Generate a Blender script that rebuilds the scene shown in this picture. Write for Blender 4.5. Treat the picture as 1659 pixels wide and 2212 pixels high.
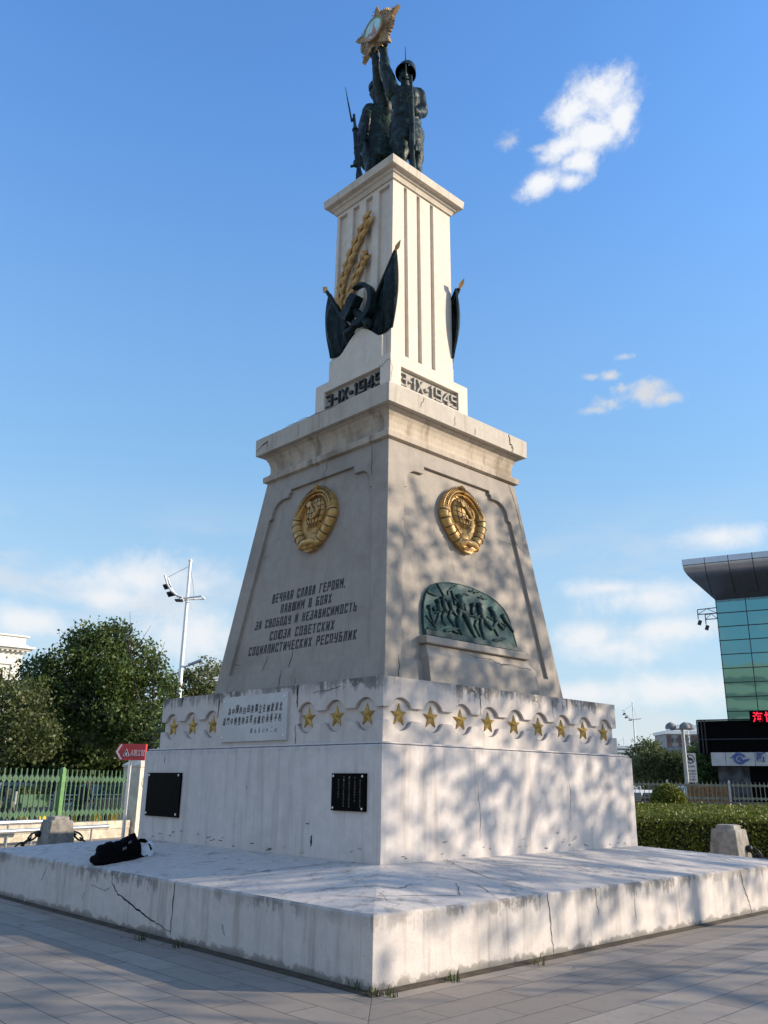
import bpy, bmesh, math, random
import numpy as np
from mathutils import Vector, Matrix, noise as mnoise
from mathutils.geometry import tessellate_polygon
for o in list(bpy.data.objects): bpy.data.objects.remove(o)
SC = bpy.context.scene
COL = SC.collection
PI = math.pi
R_ = math.radians
random.seed(7)

# ------------------------------------------------------------------ camera
CAM = Vector((9.772, -9.458, 1.6)); YAW, PIT, ROL = R_(46.3596), R_(17.6387), R_(0.8116); FPX = 851.93
cF = Vector((-math.sin(YAW)*math.cos(PIT), math.cos(YAW)*math.cos(PIT), math.sin(PIT)))
cR0 = Vector((math.cos(YAW), math.sin(YAW), 0)); cU0 = cR0.cross(cF)
cR = cR0*math.cos(ROL) + cU0*math.sin(ROL); cU = -cR0*math.sin(ROL) + cU0*math.cos(ROL)
cam = bpy.data.cameras.new('camera'); camo = bpy.data.objects.new('camera', cam); COL.objects.link(camo)
m = Matrix((cR, cU, -cF)).transposed().to_4x4(); m.translation = CAM
camo.matrix_world = m
cam.sensor_fit = 'HORIZONTAL'; cam.sensor_width = 36; cam.lens = 36*FPX/768; cam.clip_start = .05; cam.clip_end = 6000
SC.camera = camo
SC.render.resolution_x, SC.render.resolution_y = 768, 1024
Fh = Vector((cF.x, cF.y, 0)).normalized(); Rh = Vector((Fh.y, -Fh.x, 0))
def ray(x, y):                       # photo measured on a 1659 px wide print -> direction in the world
    k = 768/1659
    return (cF + cR*((x*k-384)/FPX) - cU*((y*k-512)/FPX)).normalized()
def at(x, y, D):                     # point seen there, D metres ahead over the ground
    d = ray(x, y); return CAM + d*(D/d.dot(Fh))
def gnd(x, D, z=0.0):                # spot on the ground below the column x, D metres ahead
    p = at(x, 1690, D); return Vector((p.x, p.y, z))
def W(s, o, z):                      # s to the right, o towards the viewer, from the monument axis
    v = Rh*s - Fh*o; return Vector((v.x, v.y, z))

# ------------------------------------------------------------------ light
SUN_AZ, SUN_EL = R_(46.0), R_(20.5)
SUN_E, SKY_S, EXPO = 4.7, 0.15, 0.54
SUN_DIR = Vector((math.sin(SUN_AZ)*math.cos(SUN_EL), math.cos(SUN_AZ)*math.cos(SUN_EL), math.sin(SUN_EL)))
sl = bpy.data.lights.new('sun', 'SUN'); sl.energy = SUN_E; sl.angle = R_(0.55); sl.color = (1.0, .86, .68)
so = bpy.data.objects.new('sun', sl); COL.objects.link(so)
so.rotation_mode = 'QUATERNION'; so.rotation_quaternion = SUN_DIR.to_track_quat('Z', 'Y'); so.location = SUN_DIR*60
SC.view_settings.view_transform = 'Standard'; SC.view_settings.look = 'None'
SC.view_settings.exposure = EXPO; SC.view_settings.gamma = 1; SC.view_settings.use_curve_mapping = False

class NT:                            # tiny node-tree writer
    def __init__(s, tree): s.t = tree; s.L = tree.links
    def n(s, typ, **kw):
        nd = s.t.nodes.new(typ)
        for k, v in kw.items():
            if k.startswith('i_'):
                k = k[2:]; k = int(k) if k.isdigit() else k.replace('_', ' ')
                s.put(nd.inputs[k], v)
            else: setattr(nd, k, v)
        return nd
    def put(s, sock, v):
        if hasattr(v, 'is_output'): s.L.new(v, sock)
        elif hasattr(v, 'outputs'): s.L.new(v.outputs[0], sock)
        else:
            if isinstance(v, (tuple, list)) and sock.type == 'RGBA' and len(v) == 3: v = (*v, 1)
            sock.default_value = v
    def m(s, op, a, b=0.0, c=None, clamp=False):
        nd = s.t.nodes.new('ShaderNodeMath'); nd.operation = op; nd.use_clamp = clamp
        s.put(nd.inputs[0], a); s.put(nd.inputs[1], b)
        if c is not None: s.put(nd.inputs[2], c)
        return nd.outputs[0]
    def vm(s, op, a, b=(0, 0, 0)):
        nd = s.t.nodes.new('ShaderNodeVectorMath'); nd.operation = op
        s.put(nd.inputs[0], a); s.put(nd.inputs[1], b)
        return nd.outputs['Value'] if op in ('DOT_PRODUCT', 'LENGTH') else nd.outputs[0]
    def mr(s, v, a, b, c=0.0, d=1.0, smooth=True):
        nd = s.t.nodes.new('ShaderNodeMapRange'); nd.interpolation_type = 'SMOOTHSTEP' if smooth else 'LINEAR'; nd.clamp = True
        for i, q in enumerate((v, a, b, c, d)): s.put(nd.inputs[i], q)
        return nd.outputs[0]
    def noise(s, vec, scale, detail=4.0, rough=.55, dist=0.0):
        nd = s.t.nodes.new('ShaderNodeTexNoise')
        s.put(nd.inputs['Vector'], vec); s.put(nd.inputs['Scale'], scale); s.put(nd.inputs['Detail'], detail)
        s.put(nd.inputs['Roughness'], rough); s.put(nd.inputs['Distortion'], dist)
        return nd.outputs[0]
    def mix(s, f, a, b, typ='MIX'):
        nd = s.t.nodes.new('ShaderNodeMix'); nd.data_type = 'RGBA'; nd.blend_type = typ; nd.clamp_factor = True
        s.put(nd.inputs[0], f); s.put(nd.inputs[6], a); s.put(nd.inputs[7], b)
        return nd.outputs[2]
    def scale(s, v, xyz):
        return s.vm('MULTIPLY', v, xyz)
    def xyz(s, v):
        nd = s.t.nodes.new('ShaderNodeSeparateXYZ'); s.put(nd.inputs[0], v); return nd.outputs
    def comb(s, x, y, z=0.0):
        nd = s.t.nodes.new('ShaderNodeCombineXYZ')
        for i, q in enumerate((x, y, z)): s.put(nd.inputs[i], q)
        return nd.outputs[0]

world = bpy.data.worlds.new('World'); SC.world = world; world.use_nodes = True
world.node_tree.nodes.clear(); T = NT(world.node_tree)
sky = T.n('ShaderNodeTexSky', sky_type='NISHITA', sun_disc=False, sun_elevation=SUN_EL, sun_rotation=SUN_AZ,
          altitude=150.0, air_density=1.0, dust_density=0.3, ozone_density=2.2)
gen = T.n('ShaderNodeTexCoord').outputs['Generated']
dirv = T.vm('NORMALIZE', gen)
def blob(x, y, rx, ry, ang=0.0):      # a cloud puff fixed at a compass bearing and height in the sky dome
    c = ray(x, y); u = Vector((0, 0, 1)).cross(c).normalized()*-1; v = u.cross(c)*1.0
    k = 768/1659/FPX
    ca, sa = math.cos(ang), math.sin(ang)
    ua = (u*ca + v*sa)/(rx*k); va = (v*ca - u*sa)/(ry*k)
    a = T.vm('DOT_PRODUCT', dirv, tuple(ua)); b = T.vm('DOT_PRODUCT', dirv, tuple(va))
    a = T.m('SUBTRACT', a, c.dot(ua)); b = T.m('SUBTRACT', b, c.dot(va))
    r2 = T.m('ADD', T.m('MULTIPLY', a, a), T.m('MULTIPLY', b, b))
    front = T.m('GREATER_THAN', T.vm('DOT_PRODUCT', dirv, tuple(c)), 0.5)
    return T.m('MULTIPLY', T.m('MAXIMUM', T.m('SUBTRACT', 1.0, T.m('SQRT', r2)), -1.0), front)
def union(bs):
    r = bs[0]
    for b in bs[1:]:
        nd = T.t.nodes.new('ShaderNodeMath'); nd.operation = 'SMOOTH_MAX'
        T.put(nd.inputs[0], r); T.put(nd.inputs[1], b); nd.inputs[2].default_value = .35; r = nd.outputs[0]
    return r
nz = T.noise(dirv, 16.0, 9.0, .62, .35)
nzb = T.noise(T.vm('ADD', dirv, (3.1, 1.7, .4)), 45.0, 7.0, .6, .2)
turb = T.m('ADD', T.m('MULTIPLY', T.m('SUBTRACT', nz, .5), 2.6), T.m('MULTIPLY', T.m('SUBTRACT', nzb, .5), 1.0))
CLD1 = union([blob(1300, 205, 82, 72), blob(1240, 238, 78, 46, .3), blob(1340, 245, 44, 66), blob(1285, 290, 80, 52), blob(1215, 318, 78, 34, .35), blob(1250, 350, 56, 38), blob(1172, 396, 66, 34, .2), blob(1232, 390, 42, 26)])
CLD2 = union([blob(1388, 852, 82, 40), blob(1325, 872, 62, 26), blob(1352, 838, 40, 22), blob(1318, 812, 27, 15), blob(1435, 862, 45, 18)])
CLD3 = union([blob(1108, 300, 34, 28), blob(1165, 322, 36, 14), blob(1276, 814, 24, 11), blob(1290, 885, 50, 12), blob(1350, 770, 26, 10)])
nzc = T.noise(T.vm('ADD', dirv, (7.3, .2, 2.9)), 110.0, 6.0, .65, .4)
fine_ = T.m('MULTIPLY', T.m('SUBTRACT', nzc, .5), .9)
dens = T.mr(T.m('ADD', T.m('ADD', T.m('MULTIPLY', CLD1, 1.45), T.m('MULTIPLY', turb, .9)), fine_), .06, 1.30)
dens2 = T.m('MULTIPLY', T.mr(T.m('ADD', T.m('ADD', CLD2, T.m('MULTIPLY', turb, .9)), fine_), .02, 1.05), .9)
dens3 = T.m('MULTIPLY', T.mr(T.m('ADD', T.m('ADD', CLD3, T.m('MULTIPLY', turb, .9)), fine_), .02, .9), .6)
dx, dy, dz = T.xyz(dirv)
flat = T.comb(dx, dy, T.m('MULTIPLY', dz, 3.2))
nl = T.noise(flat, 5.5, 8.0, .58, .25)
lowmask = T.m('MULTIPLY', T.mr(dz, .0, .06, .6, 1.0), T.mr(dz, .17, .33, 1.0, 0.0))
low = T.m('MULTIPLY', T.mr(nl, .44, .72), lowmask)
lb = union([blob(300, 1250, 240, 75, .1), blob(430, 1370, 150, 80), blob(240, 1290, 130, 40), blob(1400, 1290, 170, 55, .05), blob(1440, 1360, 150, 42, .05), blob(1270, 1380, 110, 50), blob(1560, 1160, 120, 34), blob(1330, 1400, 170, 45), blob(1320, 1270, 150, 30), blob(1500, 1490, 260, 50), blob(520, 1460, 150, 60), blob(60, 1340, 120, 40), blob(1250, 1500, 160, 40)])
lowb = T.m('MULTIPLY', T.mr(T.m('ADD', lb, T.m('MULTIPLY', turb, .55)), .0, 1.0), .85)
CW0 = .62/SKY_S/(2**EXPO)*1.55
hazeh = T.mr(dz, .0, .38, .62, 0.0)
CW = .62/SKY_S/ (2**EXPO) * 1.55
shade = T.mr(T.m('ADD', CLD1, T.m('MULTIPLY', turb, .25)), -.2, .7, .80, 1.03)
cwhite = T.mix(1.0, (CW*.93, CW*.95, CW*.985), T.comb(shade, shade, shade), 'MULTIPLY')
hi = T.mr(dz, .18, .72)
skyc = T.mix(1.0, sky, T.mix(hi, (.88, .99, .97), (.82, 1.24, 1.62)), 'MULTIPLY')
skyc = T.mix(T.mr(dz, .1, .80, .42, 0.0), skyc, (CW0*.38, CW0*.68, CW0*.98))
skyh = T.mix(hazeh, skyc, (CW*.62, CW*.70, CW*.80))
s1 = T.mix(T.m('MULTIPLY', low, .62), skyh, (CW*.82, CW*.83, CW*.86))
s2 = T.mix(lowb, s1, (CW*.97, CW*.97, CW*.985))
s3 = T.mix(T.m('MAXIMUM', dens, T.m('MAXIMUM', dens2, dens3)), s2, cwhite)
bg = T.n('ShaderNodeBackground', i_Color=s3, i_Strength=SKY_S)
wo = T.n('ShaderNodeOutputWorld'); T.L.new(bg.outputs[0], wo.inputs[0])
world.cycles.sampling_method = 'AUTOMATIC'
SC.cycles.max_bounces = 6; SC.cycles.diffuse_bounces = 3; SC.cycles.glossy_bounces = 3; SC.cycles.transmission_bounces = 4; SC.cycles.transparent_max_bounces = 6
SC.cycles.use_denoising = True
# ------------------------------------------------------------------ materials
MATS = {}
def new_mat(name):
    ma = bpy.data.materials.new(name); ma.use_nodes = True; ma.node_tree.nodes.clear()
    t = NT(ma.node_tree); out = t.n('ShaderNodeOutputMaterial')
    MATS[name] = ma
    return ma, t, out
def finish(t, out, col, rough=.6, metal=0.0, bump=None, bdist=.01, bstr=.4, spec=.5, bevel=0.0, **extra):
    p = t.n('ShaderNodeBsdfPrincipled'); t.put(p.inputs['Base Color'], col); t.put(p.inputs['Roughness'], rough)
    t.put(p.inputs['Metallic'], metal); t.put(p.inputs['Specular IOR Level'], spec)
    for k, v in extra.items(): t.put(p.inputs[k.replace('_', ' ')], v)
    nrm = None
    if bevel: nrm = t.n('ShaderNodeBevel', samples=4, i_Radius=bevel).outputs[0]
    if bump is not None:
        b = t.n('ShaderNodeBump', i_Strength=bstr, i_Distance=bdist, i_Height=bump)
        if nrm is not None: t.L.new(nrm, b.inputs['Normal'])
        nrm = b.outputs[0]
    if nrm is not None: t.L.new(nrm, p.inputs['Normal'])
    t.L.new(p.outputs[0], out.inputs[0]); return p
def plain(name, col, rough=.6, metal=0.0, var=.12, nscale=6.0, bump=0.0, bscale=40., spec=.5, col2=None, **ex):
    ma, t, out = new_mat(name)
    pos = t.n('ShaderNodeTexCoord').outputs['Object']
    nv = t.noise(pos, nscale, 5.0, .6)
    c2 = col2 if col2 else tuple(max(0, c*(1-2.2*var)) for c in col)
    c = t.mix(t.mr(nv, .3, .7), c2, tuple(min(1, c*(1+var)) for c in col))
    bm_ = t.noise(pos, bscale, 4.0) if bump else None
    finish(t, out, c, rough, metal, bm_, .01, bump, spec, **ex); return ma
def emit(name, col, s):
    ma, t, out = new_mat(name); e = t.n('ShaderNodeEmission', i_Color=col, i_Strength=s); t.L.new(e.outputs[0], out.inputs[0]); return ma

ZBLK = .70
def plaster(name, base, dirt, tops=(), foot=None, streak=.5, patch=.25, bevel=.015, warm=(.5, .43, .34), topcol=(.10, .095, .085)):
    ma, t, out = new_mat(name)
    pos = t.n('ShaderNodeNewGeometry').outputs['Position']
    x, y, z = t.xyz(pos)
    big = t.noise(pos, 1.1, 4.0, .55)
    mid = t.noise(pos, 7.0, 6.0, .65)
    sv = t.comb(t.m('MULTIPLY', x, 7.0), t.m('MULTIPLY', y, 7.0), t.m('MULTIPLY', z, .55))
    st = t.noise(sv, 1.0, 5.0, .62, .3)
    sv2 = t.comb(t.m('MULTIPLY', x, 16.0), t.m('MULTIPLY', y, 16.0), t.m('MULTIPLY', z, .9))
    st2 = t.noise(sv2, 1.0, 4.0, .6)
    c = t.mix(t.mr(mid, .32, .72), tuple(b*.88 for b in base), base)
    c = t.mix(t.m('MULTIPLY', t.mr(st, .48, .74), streak), c, dirt)
    c = t.mix(t.m('MULTIPLY', t.mr(st2, .56, .74), streak*.55), c, warm)
    c = t.mix(t.m('MULTIPLY', t.mr(big, .5, .72), patch), c, dirt)
    for (zt, h, s) in tops:           # rain dirt that ran down from a top edge
        up = t.mr(z, zt-h, zt, 0.0, 1.0)
        ab = t.m('LESS_THAN', z, zt+.03)
        drip = t.mr(t.m('ADD', t.m('MULTIPLY', st2, .6), t.m('ADD', t.m('MULTIPLY', t.m('SUBTRACT', mid, .5), .9), t.m('MULTIPLY', up, .34))), .48, .66)
        drip = t.m('MULTIPLY', drip, t.mr(t.noise(t.vm('ADD', pos, (9.1, 3.3, .7)), 1.15, 3.0), .36, .58, .25, 1.0))
        f = t.m('MULTIPLY', t.m('MULTIPLY', drip, t.m('POWER', up, .6)), t.m('MULTIPLY', ab, s))
        c = t.mix(f, c, topcol)
    if foot is not None:
        lo = t.mr(z, foot[0], foot[0]+foot[1], 1.0, 0.0)
        f = t.mr(t.m('ADD', mid, t.m('MULTIPLY', lo, .45)), .72, .86)
        c = t.mix(t.m('MULTIPLY', t.m('MULTIPLY', f, lo), .8), c, (.09, .085, .07))
    spk = t.noise(pos, 55.0, 3.0, .5)
    c = t.mix(t.m('MULTIPLY', t.mr(spk, .66, .72), .4), c, tuple(d*.6 for d in dirt))
    bmp = t.m('ADD', t.m('MULTIPLY', mid, .6), t.m('MULTIPLY', t.noise(pos, 60.0, 4.0), .35))
    finish(t, out, c, .82, 0.0, bmp, .02, .35, .25, bevel=bevel); return ma
M_plat = plaster('whitewash_platform', (.60, .545, .505), (.34, .30, .265), tops=((.585, .30, .75),), foot=(0, .17), streak=.8, patch=.34)
M_block = plaster('whitewash_block', (.62, .565, .53), (.42, .37, .335), tops=((2.03, .22, .25),), streak=.8, patch=.28, foot=(ZBLK, .12))
M_band = plaster('whitewash_band', (.59, .53, .485), (.35, .305, .27), tops=((2.81, .34, .95),), streak=.4, patch=.22)
M_ped = plaster('grey_render', (.36, .315, .267), (.215, .187, .158), streak=.45, patch=.5, warm=(.36, .30, .23), bevel=.02)
M_neck = plaster('cornice_render', (.48, .405, .32), (.18, .14, .10), streak=.85, patch=.75, warm=(.33, .24, .16), tops=((6.95, .14, .7),), topcol=(.06, .05, .045))
M_shaft = plaster('cream_render', (.67, .60, .51), (.49, .435, .365), streak=.28, patch=.25, warm=(.52, .42, .30))
M_capital = plaster('capital_render', (.60, .53, .435), (.30, .255, .205), streak=.5, patch=.4, warm=(.4, .32, .2))

def top_mat():
    ma, t, out = new_mat('worn_platform_top')
    pos = t.n('ShaderNodeNewGeometry').outputs['Position']
    a = t.noise(pos, 2.2, 7.0, .7, .8); b = t.noise(t.scale(pos, (1.0, 1.0, 3.0)), 9.0, 6.0, .7)
    c = t.mix(t.mr(a, .3, .7), (.47, .43, .385), (.59, .535, .49))
    c = t.mix(t.m('MULTIPLY', t.mr(t.m('ADD', t.m('MULTIPLY', a, .6), t.m('MULTIPLY', b, .5)), .54, .68), .72), c, (.23, .21, .185))
    vo = t.n('ShaderNodeTexVoronoi', feature='DISTANCE_TO_EDGE', i_Scale=1.5)
    wob = t.vm('ADD', pos, t.vm('MULTIPLY', t.n('ShaderNodeTexNoise', i_Vector=pos, i_Scale=2.5, i_Detail=5.0).outputs[1], (.5, .5, .5)))
    t.put(vo.inputs['Vector'], wob)
    cr = t.m('MULTIPLY', t.mr(vo.outputs[0], .004, .012, 1.0, 0.0), t.mr(t.noise(pos, .9, 2.0), .5, .62))
    c = t.mix(t.m('MULTIPLY', cr, .45), c, (.15, .14, .12))
    finish(t, out, c, .85, 0, t.m('SUBTRACT', b, cr), .02, .4, .2); return ma
M_top = top_mat()

def paving():
    ma, t, out = new_mat('granite_paving')
    pos = t.n('ShaderNodeNewGeometry').outputs['Position']; x, y, z = t.xyz(pos)
    ny = t.m('MULTIPLY', y, -1.0)
    row = t.m('MAXIMUM', x, ny); sel = t.m('GREATER_THAN', x, ny)
    al = t.m('ADD', t.m('MULTIPLY', sel, y), t.m('MULTIPLY', t.m('SUBTRACT', 1.0, sel), x))
    wv = t.m('MULTIPLY', t.m('SUBTRACT', t.noise(pos, 3.0, 2.0), .5), .006)
    bt = t.n('ShaderNodeTexBrick', offset=.5, squash=1.0, i_Scale=1.0, i_Mortar_Size=.0055, i_Mortar_Smooth=.2, i_Bias=0.0)
    bt.inputs['Brick Width'].default_value = .95; bt.inputs['Row Height'].default_value = .322
    t.put(bt.inputs['Vector'], t.comb(t.m('ADD', al, .02), t.m('ADD', t.m('SUBTRACT', row, 4.243-.085), wv)))
    t.put(bt.inputs['Color1'], (.205, .172, .140)); t.put(bt.inputs['Color2'], (.295, .252, .208)); t.put(bt.inputs['Mortar'], (.03, .028, .025))
    big = t.noise(pos, .8, 5.0, .6); fine = t.noise(pos, 130.0, 3.0, .6); mid = t.noise(pos, 5.0, 6.0, .7)
    c = t.mix(t.m('MULTIPLY', t.mr(big, .4, .7), .35), bt.outputs[0], (.165, .145, .122))
    c = t.mix(t.m('MULTIPLY', t.mr(mid, .52, .72), .5), c, (.125, .11, .095))
    c = t.mix(t.m('MULTIPLY', t.mr(fine, .35, .7), .22), c, (.40, .36, .31))
    mit = t.mr(t.m('ABSOLUTE', t.m('SUBTRACT', x, ny)), .004, .008, 1.0, 0.0)
    c = t.mix(t.m('MULTIPLY', mit, .8), c, (.08, .075, .065))
    far = t.mr(t.m('MAXIMUM', t.m('ABSOLUTE', x), t.m('ABSOLUTE', y)), 30., 60.)
    hgt = t.m('SUBTRACT', t.m('MULTIPLY', fine, .25), t.m('ADD', bt.outputs[1], mit))
    finish(t, out, c, t.mr(mid, .3, .8, .6, .85), 0, hgt, .006, .5, .3); return ma
M_pave = paving()

def bronze(name, col, green, fr, rough=.42, metal=.35, sc=3.0, pat=None, spec=.5):  # lighter greens: patina colour that also paints in sunlit highlights
    ma, t, out = new_mat(name)
    pos = t.n('ShaderNodeNewGeometry').outputs['Position']
    a = t.noise(pos, sc, 7.0, .68, .4); b = t.noise(pos, sc*5, 5.0, .65)
    c = t.mix(t.mr(t.m('ADD', t.m('MULTIPLY', a, .7), t.m('MULTIPLY', b, .3)), .46, .66), col, green)
    if pat: c = t.mix(t.m('MULTIPLY', t.mr(t.m('ADD', t.m('MULTIPLY', t.noise(t.vm('ADD', pos, (4.2, 1.1, 8.3)), sc*1.6, 8.0, .72), .75), t.m('MULTIPLY', b, .25)), .50, .60), .8), c, pat)
    c = t.mix(t.m('MULTIPLY', t.mr(b, .64, .70), fr), c, (.30, .32, .29))
    finish(t, out, c, t.mr(a, .3, .7, rough-.08, rough+.2), metal, b, .02, .6, spec); return ma
M_bronze = bronze('dark_bronze', (.0025, .0085, .009), (.008, .023, .022), .22, .40, .0, 3.0, (.03, .07, .06), .24)
M_flag = bronze('bronze_banner', (.0025, .008, .0095), (.006, .0175, .0185), .15, .45, .0, 3.0, (.014, .036, .034), .2)
M_relief = bronze('relief_bronze', (.018, .056, .054), (.06, .14, .12), .12, .5, .0, 4.0, None, .3)
M_relfig = bronze('relief_figure_bronze', (.011, .034, .033), (.042, .10, .088), .12, .45, .0, 4.0, None, .3)
M_gold = plain('gilt', (.53, .325, .10), .46, .3, .12, 9.0, .2, 50., .5, (.36, .20, .06))
M_groove_shade = plain('gilt_groove_shade', (.075, .042, .016), .8, 0, .1)  # dark brown for lines painted in as the grimy shade of grooves
M_gold2 = plain('gilt_star', (.50, .31, .075), .42, .5, .15, 12.0, .15, 60.)
M_oldgold = plain('matt_gilt', (.56, .36, .14), .62, .1, .12, 7.0, .4, 30., .4, (.38, .225, .08))
M_stargold = plain('order_gilt', (.36, .24, .12), .55, .3, .2, 8.0, .3, 30., .4)
M_ink = plain('black_lettering', (.014, .014, .016), .6, 0, .2)
M_black = plain('black_granite', (.004, .004, .0045), .4, 0, .2, 8.0, spec=.02)
M_gild = plain('worn_gold_lettering', (.14, .12, .07), .6, 0, .35, 60.)
M_domegrey = plain('dome_grey', (.17, .17, .175), .7, 0, .1)
M_bolt = plain('bolt_steel', (.75, .75, .72), .35, .2, .05)
M_marble = plain('white_marble', (.49, .475, .455), .5, 0, .06, 2.0)
M_grime_shade = plain('grime_shade', (.21, .19, .165), .95, 0, .2)
M_crack = plain('crack_soil', (.025, .022, .018), .95, 0, .2)
M_cornice = plaster('cornice_slab_render', (.50, .45, .38), (.27, .235, .19), streak=.6, patch=.45, warm=(.38, .31, .22))
M_datebed = plaster('date_recess', (.44, .40, .34), (.32, .29, .24), streak=.2, patch=.2, bevel=0)
M_dateL = plain('date_black', (.02, .02, .022), .6, 0, .2)
M_dateR = plain('date_grey', (.34, .32, .28), .75, 0, .15, 20.)
M_medsky = plain('enamel_pale_blue', (.42, .68, .68), .4, 0, .08)
M_medred = plain('enamel_faded_red', (.46, .22, .17), .45, 0, .15)
M_medgreen = plain('enamel_green', (.22, .33, .13), .45, 0, .25, 14.)
M_steel = plain('brushed_steel', (.70, .70, .70), .28, .85, .05)
M_white = plain('white_paint', (.78, .78, .77), .4, 0, .04)
M_greymetal = plain('grey_metal', (.32, .33, .33), .4, .5, .08)
M_darkmetal = plain('dark_metal', (.03, .03, .032), .45, .3, .15)
M_green = plain('green_fence_paint', (.036, .105, .045), .5, 0, .16, 5., .2, 50.)
M_greenpost = plain('green_post_paint', (.095, .225, .065), .5, 0, .1, 5.)
M_fence2 = plain('pale_fence_paint', (.15, .16, .115), .55, 0, .15)
M_stone = plain('sandstone_block', (.50, .44, .34), .85, 0, .14, 5.0, .5, 30.)
M_stone2 = plain('pale_stone_block', (.58, .53, .44), .85, 0, .1, 4.0, .4, 30.)
M_joint = plain('mortar', (.20, .17, .13), .95, 0, .1)
M_bollard = plain('weathered_concrete', (.27, .25, .22), .9, 0, .2, 6.0, .6, 35.)
M_iron = plain('black_iron', (.012, .012, .013), .5, .3, .2)
M_red = plain('red_sign', (.56, .045, .05), .4, 0, .06)
M_bag = plain('black_nylon', (.0025, .0025, .003), .75, 0, .3, 12.0, .5, 60., .06)
M_paper = plain('white_paper', (.70, .74, .80), .7, 0, .05)
M_tyre = plain('tyre', (.012, .012, .012), .8, 0, .1)
M_glass = plain('dark_glass', (.012, .016, .02), .06, 0, .1, spec=.8)
M_soil = plain('soil', (.06, .045, .03), .95, 0, .2)
M_skin = plain('skin', (.42, .25, .17), .6, 0, .06)
M_hair = plain('black_hair', (.008, .007, .006), .55, 0, .2)
M_yellow = plain('yellow_paint', (.75, .42, .03), .5, 0, .06)
M_blue = plain('blue_banner', (.01, .03, .22), .5, 0, .4, 3.0)
M_road = plain('asphalt', (.06, .06, .062), .85, 0, .15, 3.0, .3, 90.)
M_bark = plain('bark', (.045, .036, .028), .9, 0, .25, 9.0, .8, 22.)
M_bark2 = plain('pale_twig', (.16, .13, .095), .9, 0, .2, 9.0)
def leafmat(name, deep, fresh, trans=.3, yel=None):
    ma, t, out = new_mat(name)
    g = t.n('ShaderNodeNewGeometry'); pos = g.outputs['Position']
    n1 = t.noise(pos, .9, 3.0); n2 = t.noise(pos, 14.0, 2.0)
    c = t.mix(t.mr(t.m('ADD', t.m('MULTIPLY', n1, .5), t.m('MULTIPLY', n2, .5)), .36, .64), deep, fresh)
    if yel: c = t.mix(t.m('MULTIPLY', t.mr(n2, .6, .7), .5), c, yel)
    p = t.n('ShaderNodeBsdfPrincipled', i_Base_Color=c, i_Roughness=.5); p.inputs['Specular IOR Level'].default_value = .35
    tr = t.n('ShaderNodeBsdfTranslucent', i_Color=t.mix(.6, c, (.10, .14, .02)))
    mx = t.n('ShaderNodeMixShader', i_0=trans); t.L.new(p.outputs[0], mx.inputs[1]); t.L.new(tr.outputs[0], mx.inputs[2])
    t.L.new(mx.outputs[0], out.inputs[0]); return ma
M_leafA = leafmat('leaf_dark_green', (.036, .062, .015), (.115, .16, .042))
M_leafB = leafmat('leaf_olive', (.06, .078, .024), (.12, .135, .048))
M_leafC = leafmat('leaf_far', (.075, .092, .034), (.14, .155, .062))
M_hedge = leafmat('hedge_leaf', (.09, .115, .012), (.18, .185, .022), .25)
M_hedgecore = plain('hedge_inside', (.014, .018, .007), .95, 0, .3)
M_grass = leafmat('weed_green', (.03, .05, .015), (.055, .08, .022))
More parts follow.
